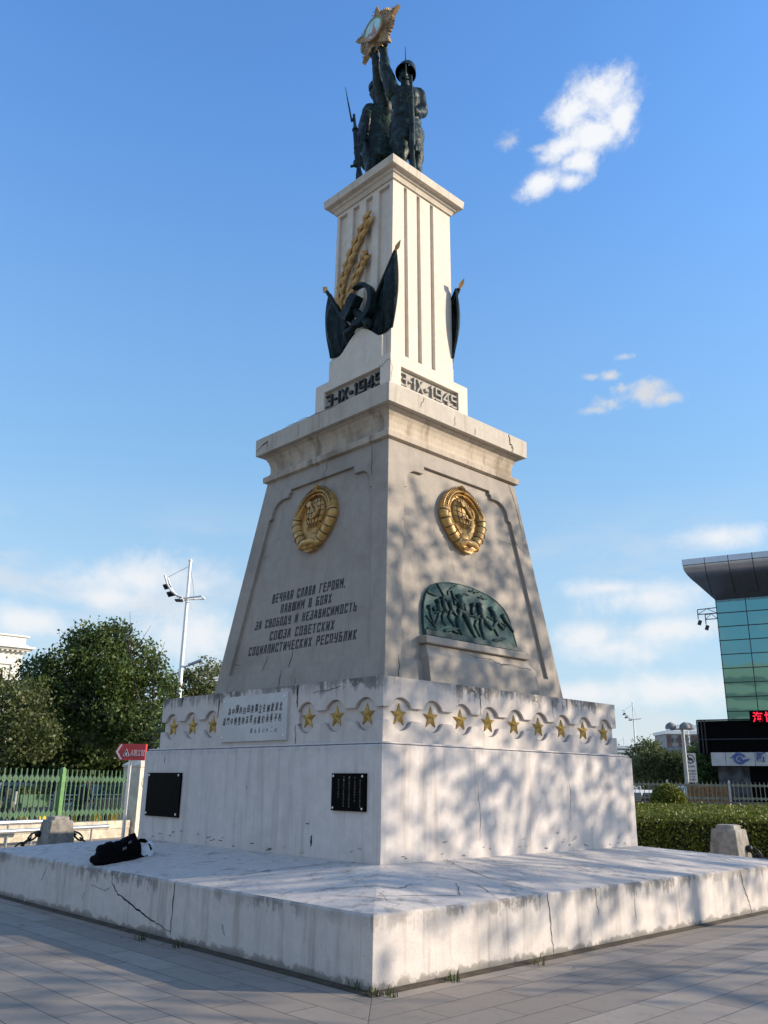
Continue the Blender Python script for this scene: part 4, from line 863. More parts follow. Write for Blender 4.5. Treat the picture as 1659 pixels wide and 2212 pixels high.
fxh = lambda a, r, z, tilt: W(.21, .24, 14.925)+(rt-hax*rt.dot(hax)).normalized()*r*math.cos(a)+(fw-hax*fw.dot(hax)).normalized()*r*1.12*math.sin(a)+hax*((z-14.955)*1.0)
h.rings([[fxh(2*PI*i/n, r, z, tl) for i in range(n)] for r, z, tl in ((.212, 14.925, 1.3), (.208, 14.94, 1.2), (.193, 14.97, .8), (.184, 15.03, .5), (.160, 15.10, .3), (.125, 15.155, .15), (.07, 15.185, 0), (.01, 15.195, 0))], False)
h.rings([[fxh(2*PI*i/n, r, z, tl) for i in range(n)] for r, z, tl in ((.212, 14.925, 1.3), (.194, 14.924, 1.3), (.172, 15.02, .8), (.14, 15.09, .3), (.05, 15.14, 0))], False)
h.build('helmet', M_bronze, A_, 60)
rifle(A_, W(.345, .50, 12.13), W(.305, .46, 14.64), W(.205, .46, 14.55), W(.188, .46, 15.36), rt)
# farther soldier, turned to the shaded side
B_ = thing('soldier_statue', 'dark bronze soldier statue with a slanting rifle, left and behind the helmeted one', 'statue', (-.3, -.3, 12.1))
s = MB()
E_((-.28, -.28, 14.24), (.33, .22, .40)); E_((-.28, -.28, 13.92), (.32, .22, .30)); E_((-.29, -.28, 13.66), (.35, .24, .32)); CP((-.52, -.24, 14.42), (-.12, -.34, 14.52), .13); CP((-.33, -.3, 14.5), (-.37, -.24, 14.72), .09, .08)
for x0, x1, x2, o in ((-.44, -.42, -.40, -.22), (-.18, -.16, -.15, -.34)):
    CP((x0, o, 13.55), (x1, o+.06, 12.95), .20, .15); CP((x1, o+.06, 12.95), (x1, o+.03, 12.8), .15, .11); CP((x1, o+.05, 12.78), (x2, o, 12.25), .115, .09); E_((x2, o+.1, 12.18), (.085, .18, .075))
s.rings([[W(-.29+(.34+.05*t)*math.cos(a), -.28+(.235+.06*t)*math.sin(a), 13.76-.60*t) for a in [2*PI*i/20 for i in range(20)]] for t in (0, .3, .7, 1)])
s.rings([[W(-.285+.325*math.cos(a), -.28+.235*math.sin(a), 13.80+h_) for a in [2*PI*i/20 for i in range(20)]] for h_ in (0, .075)])
CP((-.18, -.20, 14.46), (-.33, -.06, 14.92), .155, .125); CP((-.33, -.06, 14.92), (-.39, .12, 15.36), .122, .085)
CP((-.50, -.22, 14.42), (-.60, -.12, 13.95), .145, .12); CP((-.60, -.12, 13.95), (-.66, .16, 13.35), .118, .08); CP((-.66, .16, 13.35), (-.68, .24, 13.05), .08, .065)
E_((-.385, -.22, 14.86), (.118, .14, .17)); E_((-.395, -.1, 14.80), (.07, .05, .09)); E_((-.40, -.07, 14.85), (.022, .04, .045)); E_((-.50, -.22, 14.84), (.025, .04, .055)); E_((-.40, -.08, 14.72), (.04, .025, .02))
E_((-.58, -.35, 13.60), (.10, .12, .17)); CP((-.14, -.12, 14.5), (-.50, -.12, 13.85), .028)
hand(s, W(-.70, .28, 12.98), -up, fw, rt, 1.15); hand(s, W(-.405, .12, 15.42), up, rt, fw*.5, 1.25)
to_mesh_obj(s, 'body', M_bronze, B_, .026, 2, noise_amp=.011, noise_sc=9)
h = MB(); fxb = lambda a, r, z: W(-.385+r*math.cos(a), -.22+r*1.15*math.sin(a), z)
h.rings([[fxb(2*PI*i/n, r, z) for i in range(n)] for r, z in ((.135, 14.92), (.15, 14.95), (.155, 15.0), (.13, 15.06), (.07, 15.09), (.01, 15.10))], True); h.build('cap', M_bronze, B_, 60)
rifle(B_, W(-.625, .38, 12.13), W(-.785, .32, 13.82), W(-.825, .32, 13.66), W(-.972, .30, 14.50), -rt)
# the five-pointed order they hold up: a rayed star facing the inscription side
O_ = thing('order_star', 'gilded five-pointed rayed star with pale blue and red medallion held aloft by bronze hands', 'star emblem', (-.10, -.42, 15.98))
OC = Vector((-.115, -.41, 15.98)); fs = lambda x, y, o: OC+Vector((x, -o, y))
s = MB(); RS = .66
fan = []
for i in range(5):
    a0 = 90+72*i+36
    for j in range(-3, 4):
        fan.append((.50*math.cos(R_(a0+j*8.5+2))*(1-.012*abs(j)), .50*math.sin(R_(a0+j*8.5+2))*(1-.012*abs(j))))
        fan.append((.445*math.cos(R_(a0+j*8.5+6.3)), .445*math.sin(R_(a0+j*8.5+6.3))))
s.poly([fan], fs, .02, -.03)
for i in range(5):
    a0 = 90+72*i+36
    for j in range(-3, 4):
        for r in (.31, .37, .43): q = R_(a0+j*8.2); s.ell(fs(r*math.cos(q), r*math.sin(q), .022), (.017, .017, .014), None, 6, 4)
s.build('ray_fan', M_stargold, O_)
s = MB(); o5 = star2d(0, 0, RS, 5, .44); vs = [fs(*q, .035) for q in o5]+[fs(0, 0, .10)]+[fs(*q, -.045) for q in o5]+[fs(0, 0, -.07)]
s.add(vs, [(i, (i+1) % 10, 10) for i in range(10)]+[(i, 11+i, 11+(i+1) % 10, (i+1) % 10) for i in range(10)]+[(11+i, 11+(i+1) % 10, 21) for i in range(10)])
for i in range(5):
    for r in (.33, .40, .47, .54):
        for j in (-1, 0, 1):
            wd = .16*(RS-r)/.3*j; q = R_(90+72*i); s.ell(fs(r*math.cos(q)-wd*math.sin(q), r*math.sin(q)+wd*math.cos(q), .048+.045*(1-r/RS)-abs(wd)*.14), (.013, .013, .013), None, 6, 4)
s.build('star_body', M_stargold, O_)
circ = lambda r, a0=0, a1=360, n_=36: [(r*math.cos(R_(a0+(a1-a0)*i/n_)), r*math.sin(R_(a0+(a1-a0)*i/n_))) for i in range(n_ if a1-a0 == 360 else n_+1)]
s = MB(); s.poly([circ(.265)], fs, .115, .0); s.poly([circ(.275), circ(.255)], fs, .125, .10)
s.cur = 1; s.poly([circ(.262)], fs, .119)
s.cur = 3; s.poly([circ(.262, -35, 200, 30)+circ(.222, -35, 200, 30)[::-1]], fs, .122)
s.cur = 2; s.poly([circ(.262, 205, 325, 20)+circ(.20, 205, 325, 20)[::-1]], fs, .1235)
s.poly([[(-.05, -.17), (.10, -.17), (.07, -.02), (.045, .03), (.03, .13), (.025, .19), (.02, .13), (.005, .03), (-.02, -.02)]], fs, .1225); s.poly([[(-.20, -.14), (-.05, -.14), (-.05, -.06), (-.14, -.06)]], fs, .1222)
s.cur = 4
for i, ch in enumerate('ПОБЕДА'):
    a = 229+i*17.2; ca, sa = math.cos(R_(a)), math.sin(R_(a))
    put_text(s, ch, lambda x, y, o: fs(.231*ca+x*-sa+y*-ca, .231*sa+x*ca+y*-sa, o), -.018, -.018, .034, .04, .124, .128)
s.build('medallion', [M_stargold, M_medsky, M_medred, M_medgreen, plain('pale_lettering', (.6, .55, .42), .6)], O_)
# ------------------------------------------------------------------ surroundings: helpers
def on_z(x, y, z): d = ray(x, y); return CAM + d*((z-CAM.z)/d.z)
V2 = lambda p, z: Vector((p.x, p.y, z))
def leaf_cloud(rng, lobes, n, size, clump=.55, per=22, fill=.45, droop=0.0):
    """leaf-sized faces gathered in clumps through the lobes' volume; lobes = (centre, radii)"""
    vol = np.array([r[0]*r[1]*r[2] for c, r in lobes])**.67; vol /= vol.sum(); cs = []
    for (c, r), w in zip(lobes, vol):
        m = max(3, int(n*w/per)); d = rng.normal(size=(m, 3)); d /= np.linalg.norm(d, axis=1)[:, None]
        rad = rng.uniform(fill, 1.0, m)**.5; cs.append(np.array(c)+d*rad[:, None]*np.array(r)*rng.uniform(.86, 1.1, m)[:, None])
    cs = np.concatenate(cs); k = len(cs)
    sz = rng.uniform(.6, 1.35, k)*clump
    P = np.repeat(cs, per, 0)+rng.normal(size=(k*per, 3))*np.repeat(sz, per)[:, None]*np.array([.55, .55, .42])
    P[:, 2] -= droop*np.abs(rng.normal(size=len(P)))
    return P
def leaf_mesh(name, rng, P, size, mat, extra=None):
    n = len(P); a = rng.normal(size=(n, 3)); a /= np.linalg.norm(a, axis=1)[:, None]; b = rng.normal(size=(n, 3)); b -= (b*a).sum(1)[:, None]*a; b /= np.linalg.norm(b, axis=1)[:, None]
    L = size*rng.uniform(.65, 1.35, n)[:, None]; w = L*.36; c = np.cross(a, b)
    v = np.stack([P-a*L*.55, P+b*w+c*w*.25, P+a*L*.6, P-b*w+c*w*.25], 1).reshape(-1, 3)
    me = bpy.data.meshes.new(name); me.vertices.add(4*n); me.vertices.foreach_set('co', v.ravel().astype(np.float32))
    me.loops.add(4*n); me.loops.foreach_set('vertex_index', np.arange(4*n, dtype=np.int32)); me.polygons.add(n)
    me.polygons.foreach_set('loop_start', np.arange(0, 4*n, 4, dtype=np.int32)); me.polygons.foreach_set('loop_total', np.full(n, 4, dtype=np.int32))
    me.materials.append(mat); me.update(); me.validate(); return me
def leaf_obj(name, rng, P, size, mat, parent):
    o = bpy.data.objects.new(name, leaf_mesh(name, rng, P, size, mat)); COL.objects.link(o); adopt(o, parent); return o
def tree(label, base, lobes, n, size, mat, trunk_r=.16, group=None, seed=1, clump=.55, white=False, cat='tree', fill=.45, limbs=7, per=22, nm='tree', droop=0.0):
    rng = np.random.default_rng(seed); rn = random.Random(seed); base = Vector(base)
    t = thing(nm, label, cat, base, 0, group)
    top = max(c[2]+r[2]*.4 for c, r in lobes); ctr = Vector(np.mean([c for c, r in lobes], 0)); mb = MB()
    fork = base+Vector((rn.uniform(-.15, .15), rn.uniform(-.15, .15), max(1.2, (min(c[2]-r[2] for c, r in lobes)-base.z)+.3)))
    mb.tube([base-Vector((0, 0, .1)), base+Vector((0, 0, .15)), (base+fork)/2+Vector((rn.uniform(-.1, .1), rn.uniform(-.1, .1), 0)), fork], [trunk_r*1.5, trunk_r*1.1, trunk_r*.9, trunk_r*.75], 10)
    tg = [Vector(c)+Vector((rn.uniform(-.5, .5)*r[0], rn.uniform(-.5, .5)*r[1], rn.uniform(-.1, .6)*r[2])) for c, r in lobes for _ in range(1 if len(lobes) > 4 else 2)]
    for q in tg:
        mid_ = fork+(q-fork)*.5+Vector((rn.uniform(-.3, .3), rn.uniform(-.3, .3), rn.uniform(0, .5)))
        mb.tube([fork, fork+(mid_-fork)*.5+Vector((0, 0, .12)), mid_, q], [trunk_r*.42, trunk_r*.26, trunk_r*.17, trunk_r*.04], 6)
        for _ in range(3):
            e = q+Vector((rn.uniform(-1, 1), rn.uniform(-1, 1), rn.uniform(-.2, 1)))*.9; mb.tube([mid_+(q-mid_)*rn.uniform(.1, .6), e], [trunk_r*.09, trunk_r*.03], 5)
    mb.build('trunk', M_bark, t, 60)
    if white:
        w = MB()
        for i in range(14): a = 2*PI*i/14; w.box(base+Vector((math.cos(a)*.36, math.sin(a)*.36, .62)), (.075, .03, 1.2), Matrix.Rotation(a+PI/2, 3, 'Z'))
        for z in (.25, 1.0): w.tube([base+Vector((math.cos(2*PI*i/16)*.335, math.sin(2*PI*i/16)*.335, z)) for i in range(17)], .02, 6)
        w.build('trunk_guard', M_white, t)
    leaf_obj('crown', rng, leaf_cloud(rng, lobes, n, size, clump, per, fill, droop), size, mat, t); return t
def lobes_at(spec):                   # (x, y, D, radii)
    return [(tuple(at(x, y, D)), r) for x, y, D, r in spec]

# ------------------------------------------------------------------ left: wall, green fence, pillar
WA0, WA1 = Vector((-13.06, -.64, 0)), Vector((-14.62, 3.66, 0)); wd = (WA1-WA0).normalized(); wn = Vector((wd.y, -wd.x, 0)); WL = (WA1-WA0).length
wpnt = lambda t, z, o=0.0: WA0+wd*t+wn*o+Vector((0, 0, z))
wang = math.atan2(wd.y, wd.x); WM = Matrix.Rotation(wang, 3, 'Z')
t = thing('stone_wall', 'low sandstone block wall under the green picket fence', 'wall', wpnt(0, 0, -.2), 0)
b = MB(); rn = random.Random(2); x = -4.0; 
for row, (z0, z1) in enumerate(((0, .235), (.245, .455))):
    x = -4.0-.3*row
    while x < WL-.05:
        l = rn.uniform(.62, .82) if row else rn.uniform(.8, 1.0); l = min(l, WL-x)
        b.box(wpnt(x+l/2, (z0+z1)/2, -.18+rn.uniform(-.008, .008)), (l-.012, .36, z1-z0), WM); x += l
b.build('wall', M_stone, t); j = MB(); j.box(wpnt((WL-4.2)/2, .222, -.19), (WL+4.1, .30, .444), WM); j.build('mortar_core', M_joint, t)
def fence(label, P0, dv, length, z0, z1, sp, posts, mat, pmat, cat='fence', s=1.0, dmat=None):
    dv = dv.normalized(); nv = Vector((dv.y, -dv.x, 0)); H = z1-z0; MM = Matrix.Rotation(math.atan2(dv.y, dv.x), 3, 'Z')
    T_ = thing('picket_fence', label, cat, P0, 0); q = lambda a, z, o: P0+dv*a+nv*o+Vector((0, 0, z-P0.z))
    zd = (z0+.175*H, z1-.185*H); stops = [0]+sorted(posts)+[length]
    for i in range(len(stops)-1):
        a0, a1 = stops[i], stops[i+1]; n = max(1, round((a1-a0)/sp)); b = MB(); d_ = (a1-a0)/n
        for k in range(n+1):
            a = a0+d_*k
            if (k == 0 and i > 0) or (k == n and i < len(stops)-2): continue
            w = .017*s
            fm = lambda x, z, o: q(a+x, z, o)
            dw, dh = d_*.47, .072*s
            out = [(-w, z0), (w, z0), (w, zd[0]-dh-.03), (dw, zd[0]-.022), (dw, zd[0]+.022), (w, zd[0]+dh+.03), (w, zd[1]-dh-.03), (dw, zd[1]-.022), (dw, zd[1]+.022), (w, zd[1]+dh+.03), (w*.9, z1-.01), (0, z1), (-w*.9, z1-.01), (-w, zd[1]+dh+.03), (-dw, zd[1]+.022), (-dw, zd[1]-.022), (-w, zd[1]-dh-.03), (-w, zd[0]+dh+.03), (-dw, zd[0]+.022), (-dw, zd[0]-.022), (-w, zd[0]-dh-.03)]
            b.poly([out], fm, .014, -.014)
            for zc in (zd[0]+dh+.12, zd[1]-dh-.10): b.box(q(a, zc, 0), (.05*s, .05*s, .03), MM)
            for zc in zd: b.box(q(a, zc, .016), (.05*s, .012, .05*s), MM @ Matrix.Rotation(PI/4, 3, 'Y'))
        b.build('picket_panel', mat, T_)
    for a in posts:
        b = MB(); w = .065*s; b.rings([[q(a-w, z0-.02, -w), q(a+w, z0-.02, -w), q(a+w, z0-.02, w), q(a-w, z0-.02, w)], [q(a-w, z1-.02, -w), q(a+w, z1-.02, -w), q(a+w, z1-.02, w), q(a-w, z1-.02, w)], [q(a-w*.5, z1+.05, -w*.5), q(a+w*.5, z1+.05, -w*.5), q(a+w*.5, z1+.05, w*.5), q(a-w*.5, z1+.05, w*.5)]]); b.build('post', pmat, T_)
    return T_
fence('bright green metal picket fence with diamond plates standing on the sandstone wall', wpnt(-3.7, .455, -.18), wd, WL+3.6, .455, 1.84, .172, [3.7-.9, 3.7+1.92, ], M_green, M_greenpost)
PB = WA1+wd*.40-wn*.20; p = thing('gate_pillar', 'pale stone gate pillar with pyramid cap and carved star behind the red sign', 'pillar', PB, wang)
b = MB(); b.box(PB+Vector((0, 0, .98)), (.66, .66, 1.96), WM); b.box(PB+Vector((0, 0, .14)), (.72, .72, .28), WM); b.build('pillar_shaft', M_stone2, p)
b = MB(); sq = lambda h, z: [PB+WM @ Vector((sx*h, sy*h, z)) for sx, sy in ((-1, -1), (1, -1), (1, 1), (-1, 1))]
b.rings([sq(.34, 1.95), sq(.36, 1.96), sq(.36, 2.02), sq(.03, 2.27), sq(.005, 2.28)]); b.build('pillar_cap', M_stone2, p)
b = MB(); fm = lambda x, z, o: PB+wd*x+Vector((0, 0, z))+wn*(.33+o)
b.poly([star2d(.0, 1.52, .13)], fm, .03, 0); b.poly([arc(0, 1.52, .22, 0, 342, 19)+arc(0, 1.52, .20, 342, 0, 19)], fm, .018, 0); b.build('star_relief', M_stone2, p)
# steel handrails
def rail(label, pts, z, posts):
    t = thing('handrail', label, 'handrail', V2(pts[0], 0)); b = MB(); b.tube([V2(pts[0], z), V2(pts[1], z)], .05, 12); b.build('rail', M_steel, t)
    for k in posts: p_ = pts[0].lerp(pts[1], k); b = MB(); b.tube([V2(p_, 0), V2(p_, z)], .028, 8); b.build('rail_post', M_greymetal, t)
rail('upper brushed steel handrail ending behind the grey bollard', (gnd(-70, 20.7), gnd(122, 22.9)), at(0, 1778, 21.5).z, (.25, .5, .9))
rail('lower long brushed steel handrail reaching past the bollard towards the pillar', (gnd(-70, 20.4), gnd(244, 24.6)), at(0, 1798, 21.2).z, (.2, .44, .87))
# bollards with chains
def bollard(label, loc, s=1.0, top=.92):
    t = thing('bollard', label, 'bollard', loc); b = MB(); sq = lambda h, z: [Vector((sx*h, sy*h, z))+loc for sx, sy in ((-1, -1), (1, -1), (1, 1), (-1, 1))]
    oc = lambda h, c, z: [Vector(v)+loc for v in ((-h+c, -h, z), (h-c, -h, z), (h, -h+c, z), (h, h-c, z), (h-c, h, z), (-h+c, h, z), (-h, h-c, z), (-h, -h+c, z))]
    b.rings([oc(.30*s, .012, 0), oc(.215*s, .012, top-.09), oc(.205*s, .02, top-.075), oc(.165*s, .03, top-.07), oc(.155*s, .03, top-.01), oc(.12*s, .04, top)]); b.build('bollard_body', M_bollard, t)
    return t
def hook(t, at_, dv):
    b = MB(); b.tube([at_-dv*.03, at_+dv*.06], .035, 8); b.ell(at_+dv*.06, (.06, .06, .06)); b.build('chain_hook', M_iron, t)
def chain(label, A, B, sag, n):
    b = MB(); pts = []
    for i in range(n+1): u = i/n; p_ = A.lerp(B, u); p_.z -= sag*4*u*(1-u); pts.append(p_)
    for i in range(n):
        c = (pts[i]+pts[i+1])/2; d = (pts[i+1]-pts[i]); L = d.length*.72; d.normalize(); sdv = d.cross(Vector((0, 0, 1))).normalized(); u2 = sdv.cross(d)
        a = sdv if i % 2 else u2
        b.tube([c+d*math.cos(2*PI*k/10)*L+a*math.sin(2*PI*k/10)*.048 for k in range(11)], .017, 6, False)
    return tag(b.build('chain', M_iron), label, 'chain')
BL = gnd(135, 17.2); bl = bollard('weathered grey concrete bollard in front of the green fence', BL)
hook(bl, BL+Vector((-.16, -.22, .60)), Vector((-.3, -1, 0)).normalized()); hook(bl, BL+Vector((.1, .23, .60)), Vector((.3, 1, 0)).normalized())
chain('black iron chain hanging down from the left side of the grey bollard by the fence', BL+Vector((-.2, -.3, .60)), BL+Vector((-.75, -3.1, .58)), .62, 26)
chain('black iron chain hanging from the right side of the bollard by the green fence', BL+Vector((.13, .32, .60)), BL+Vector((1.0, 3.2, .58)), .62, 26)
BR = gnd(1563, 15.6); br = bollard('grey concrete bollard in front of the clipped hedge', BR, 1.0, 1.0)
hook(br, BR+Vector((.22, .1, .62)), Vector((1, .3, 0)).normalized())
chain('black iron chain leaving the bollard beside the dark hedge', BR+Vector((.3, .13, .62)), BR+Vector((3.2, 1.0, .58)), .62, 26)
# red arrow sign
SP = gnd(277, 17.3); t = thing('direction_sign', 'red arrow sign on a steel post pointing left beside the white plinth', 'sign', SP)
b = MB(); b.lathe([(.034, 0), (.034, 2.02)], SP, 14); b.build('sign_post', M_steel, t)
sx_ = Rh; sn = -Fh; fm = lambda x, z, o: SP+sx_*x+Vector((0, 0, z))+sn*o
b = MB(); out = [(-.30, 2.11), (-.20, 1.955), (.29, 1.955), (.29, 2.26), (-.22, 2.26)]; b.poly([out], fm, .06, -.06); b.build('sign_plate', M_red, t)
b = MB(); b.poly([[(-.20, 2.245), (-.165, 2.245), (-.245, 2.11), (-.15, 1.97), (-.185, 1.97), (-.28, 2.11)]], fm, .062, .066)
put_text(b, '人防工程', fm, .0, 2.035, .275, .115, .062, .066, .004)
b.poly([[(-.14, 2.03), (-.01, 2.03), (-.075, 2.17)]], fm, .062, .066); b.cur = 1; b.poly([[(-.122, 2.04), (-.028, 2.04), (-.075, 2.148)]], fm, .062, .068)
b.cur = 0; b.poly([[(-.09, 2.045), (-.06, 2.045), (-.06, 2.085), (-.075, 2.105), (-.09, 2.085)]], fm, .062, .070); b.build('sign_marking', [M_white, M_black], t)
# black bag with a rolled white sheet on the platform edge
bx = on_z(206, 1868, .60); by = on_z(318, 1858, .62); bd = (by-bx); bd.z = 0; LB = bd.length; bd.normalize(); bn = Vector((bd.y, -bd.x, 0))
ztop = lambda p: ZA+(ZB-ZA)*(WA-max(abs(p.x), abs(p.y)))/(WA-WB)
b0 = bx+bd*.03+Vector((0, 0, 0)); Q = lambda a, o, z: Vector((b0.x, b0.y, 0))+bd*(a*LB)+bn*(o-.13)+Vector((0, 0, z+ztop(b0)))
bag = thing('bag', 'black cloth bag lying on the left edge of the white platform', 'bag', Q(.4, 0, 0))
s = MB(); E2 = Matrix((bd, bn, Vector((0, 0, 1)))).transposed()
for a, o, z, r in ((.14, 0, .06, (.14, .12, .07)), (.20, -.02, .16, (.10, .10, .09)), (.30, -.02, .20, (.10, .09, .07)), (.32, 0, .11, (.20, .15, .13)), (.5, 0, .13, (.22, .16, .15)), (.66, 0, .16, (.17, .15, .17)), (.76, 0, .14, (.10, .13, .15)), (.84, .06, .05, (.10, .08, .05)), (.26, 0, .19, (.10, .10, .07)), (.62, .05, .05, (.22, .12, .06)), (.3, .06, .04, (.25, .1, .05))): s.ell(Q(a, o, z), r, E2)
for p0, p1, r0 in (((.26, .0, .22), (.46, .02, .245), .03), ((.50, .02, .25), (.73, .02, .345), .028), ((.73, .02, .345), (.79, .03, .24), .024), ((.06, .0, .02), (.2, .0, .16), .03), ((.52, .09, .26), (.70, .1, .05), .02), ((.38, .1, .22), (.46, .12, .05), .018)): s.capsule(Q(*p0), Q(*p1), r0)
to_mesh_obj(s, 'bag_body', M_bag, bag, .014, 2, noise_amp=.012, noise_sc=14)
s = MB(); 
def ribbon(mb, pts, w, wv): n = len(pts); mb.add([p_+wv*w for p_ in pts]+[p_-wv*w for p_ in pts], [(i, i+1, n+i+1, n+i) for i in range(n-1)])
ribbon(s, [Q(.78, .02, .25), Q(.84, .04, .275), Q(.92, .06, .27), Q(.99, .1, .21), Q(1.03, .12, .15)], .028, (bn*.5+Vector((0, 0, .8))).normalized()); ribbon(s, [Q(.86, .06, .03), Q(.93, .08, .07), Q(.99, .1, .09), Q(1.04, .12, .12)], .014, Vector((0, 0, 1)))
so_ = s.build('strap', M_bag, bag); so_.modifiers.new('t', 'SOLIDIFY').thickness = .006
s = MB(); put_text(s, 'ao', lambda x, y, o: Q(.42+x/LB, .165+o, .17+y+x*.4), 0, 0, .05, .03, .0, .004); put_text(s, 'IC', lambda x, y, o: Q(.53+x/LB, .16+o, .245+y+x*.4), 0, 0, .04, .025, 0, .004); s.build('bag_lettering', M_greymetal, bag)
d_ = Vector((.84, -.54, -.05)).normalized(); c0 = Q(.94, .12, .14); s = MB(); n_ = 22; a1 = d_.cross(Vector((0, 0, 1))).normalized(); a2 = a1.cross(d_)
ring = lambda c, r: [c+(a1*math.cos(2*PI*i/n_)*.9+a2*math.sin(2*PI*i/n_)*1.12)*r for i in range(n_)]
s.rings([ring(c0-d_*.28, .088), ring(c0, .098), ring(c0+d_*.004, .094), ring(c0-d_*.03, .086), ring(c0-d_*.035, .02)]); tag(s.build('paper_roll', M_paper, None, 40), 'white paper roll with its round end poking out of the black bag', 'paper roll')
# ------------------------------------------------------------------ cars
def car(label, loc, rz, col, suv=False, group='parked cars'):
    ma = MATS.get('car_'+str(col)) or plain('car_'+str(col), col, .22, .25, .03, 3.0, spec=.7)
    t = thing('parked_car', label, 'car', loc, rz, group); MM = Matrix.Translation(loc) @ Matrix.Rotation(rz, 4, 'Z'); P = lambda x, y, z: MM @ Vector((x, y, z))
    H = 1.72 if suv else 1.46; wl = 1.0 if suv else .92
    prof = [(-2.2, .38), (-2.25, .62), (-2.18, wl), (-1.9, wl+.04), (-1.0, wl+.02), (.75, wl), (1.55, wl-.10), (2.1, wl-.24), (2.26, .6), (2.22, .34), (1.75, .24), (-1.75, .24)]
    b = MB(); rs = []
    for y, k in ((-.88, .93), (-.86, .97), (-.78, 1.0), (.78, 1.0), (.86, .97), (.88, .93)): rs.append([P(x*(1 if k == 1 else .995), y, .5+(z-.5)*k) for x, z in prof])
    b.rings(rs); b.build('body', ma, t, 35)
    cab = [(-2.05 if suv else -1.85, wl-.02), (-1.7 if suv else -1.15, H-.05), (-.9, H), (.1, H), (.35, H-.05), (1.15, wl-.03)]
    b = MB(); b.rings([[P(x*.99, y*(.80 if z > wl+.1 else .86), z) for x, z in cab] for y in (-1, -.97, .97, 1)]); b.build('cabin', ma, t, 35)
    for sy in (-1, 1):
        for (x0, x1) in ((-.95 if not suv else -1.55, -.42), (-.36, .28)):
            b = MB(); b.add([P(x0-.12, sy*.862, wl+.05), P(x1+.02, sy*.862, wl+.05), P(x1-.0, sy*.815, H-.12), P(x0+.05, sy*.815, H-.12)], [(0, 1, 2, 3)]); b.build('window', M_glass, t)
        b = MB(); b.add([P(.32, sy*.862, wl+.05), P(.98, sy*.862, wl+.05), P(.34, sy*.815, H-.12)], [(0, 1, 2)]); b.build('window', M_glass, t)
        b = MB(); b.box(P(.88, sy*.98, wl+.08), (.16, .14, .12), MM.to_3x3()); b.build('mirror', ma, t)
    b = MB(); b.add([P(1.13, -.70, wl+.0), P(1.13, .70, wl+.0), P(.42, .64, H-.06), P(.42, -.64, H-.06)], [(0, 1, 2, 3)]); b.build('windscreen', M_glass, t)
    x0, x1 = cab[0][0], cab[1][0]; b = MB(); b.add([P(x0-.01, -.68, wl+.06), P(x0-.01, .68, wl+.06), P(x1-.03, .62, H-.1), P(x1-.03, -.62, H-.1)], [(0, 1, 2, 3)]); b.build('rear_window', M_glass, t)
    for x in (-1.38, 1.38):
        for sy in (-1, 1):
            w = MB(); w.rings([[P(x+math.cos(2*PI*i/20)*r, sy*y, .33+math.sin(2*PI*i/20)*r) for i in range(20)] for y, r in ((.66, .28), (.68, .33), (.86, .33), (.895, .28), (.88, .20))]); wh = w.build('wheel', M_tyre, t, 40)
            w = MB(); w.rings([[P(x+math.cos(2*PI*i/20)*r, sy*y, .33+math.sin(2*PI*i/20)*r) for i in range(20)] for y, r in ((.86, .205), (.885, .20), (.87, .12), (.89, .05))]); w.build('rim', M_steel, wh, 40)
    for sy in (-1, 1):
        b = MB(); b.ell(P(2.14, sy*.62, .70), (.12, .17, .07), MM.to_3x3()); b.build('headlight', M_marble, t); b = MB(); b.box(P(-2.2, sy*.68, .80), (.08, .26, .12), MM.to_3x3()); b.build('tail_light', M_red, t)
    return t
car('grey blue sedan at the far left behind the seated person', gnd(18, 30.5), wang, (.11, .14, .19))
car('black sport utility car with bright roof bars behind the green planter', gnd(100, 33.5), wang+.05, (.012, .013, .016), True)
car('dark grey hatchback partly hidden behind the right half of the green fence', gnd(222, 35.5), wang+PI, (.06, .065, .075))
car('silver grey car deeper in the tree shade at the left edge', gnd(30, 36.5), wang, (.28, .30, .32))
# planter, road barriers, people behind the fence
PL = gnd(73, 28.2); t = thing('planter_box', 'dark green planter box of small plants hung on the road barrier', 'planter', PL, wang)
b = MB(); Mp = Matrix.Rotation(wang, 3, 'Z'); b.box(PL+Vector((0, 0, .92)), (1.15, .3, .38), Mp); b.box(PL+Vector((0, 0, .36)), (.12, .2, .72), Mp); b.build('box', plain('planter_green', (.035, .10, .045), .6), t)
rng = np.random.default_rng(3); Pp = np.array([tuple(PL+Mp @ Vector((random.uniform(-.55, .55), random.uniform(-.15, .15), 1.12+abs(random.gauss(0, .1))))) for _ in range(500)]); leaf_obj('plants', rng, Pp, .09, M_leafB, t)
def barrier(label, P0, n, mat):
    t = thing('road_barrier', label, 'barrier', P0, wang, 'street barriers along the road'); q = lambda a, z, o=0: P0+wd*a+Vector((0, 0, z))+wn*o
    b = MB(); L = n*.2
    for z in (.12, .95, 1.08): b.tube([q(0, z), q(L, z)], .022, 6)
    for i in range(n+1): b.tube([q(i*.2, .12), q(i*.2, .95)], .012, 5)
    b.build('railing', mat, t)
    for a in (.0, L): b = MB(); b.box(q(a, .6), (.06, .06, 1.2), WM); b.build('barrier_post', mat, t)
    for k in range(max(2, n//4)): b = MB(); b.box(q(.3+k*.8, .30, .05), (.34, .14, .34), WM); b.build('yellow_block', M_yellow, t)
barrier('grey street barrier with yellow blocks left of the green fence post', gnd(38, 27.6), 14, M_greymetal)
barrier('grey street barrier with yellow blocks right of the green fence post', gnd(122, 29.0), 16, M_greymetal)
barrier('grey street barrier with yellow blocks nearest the gate pillar', gnd(196, 30.6), 14, M_greymetal)
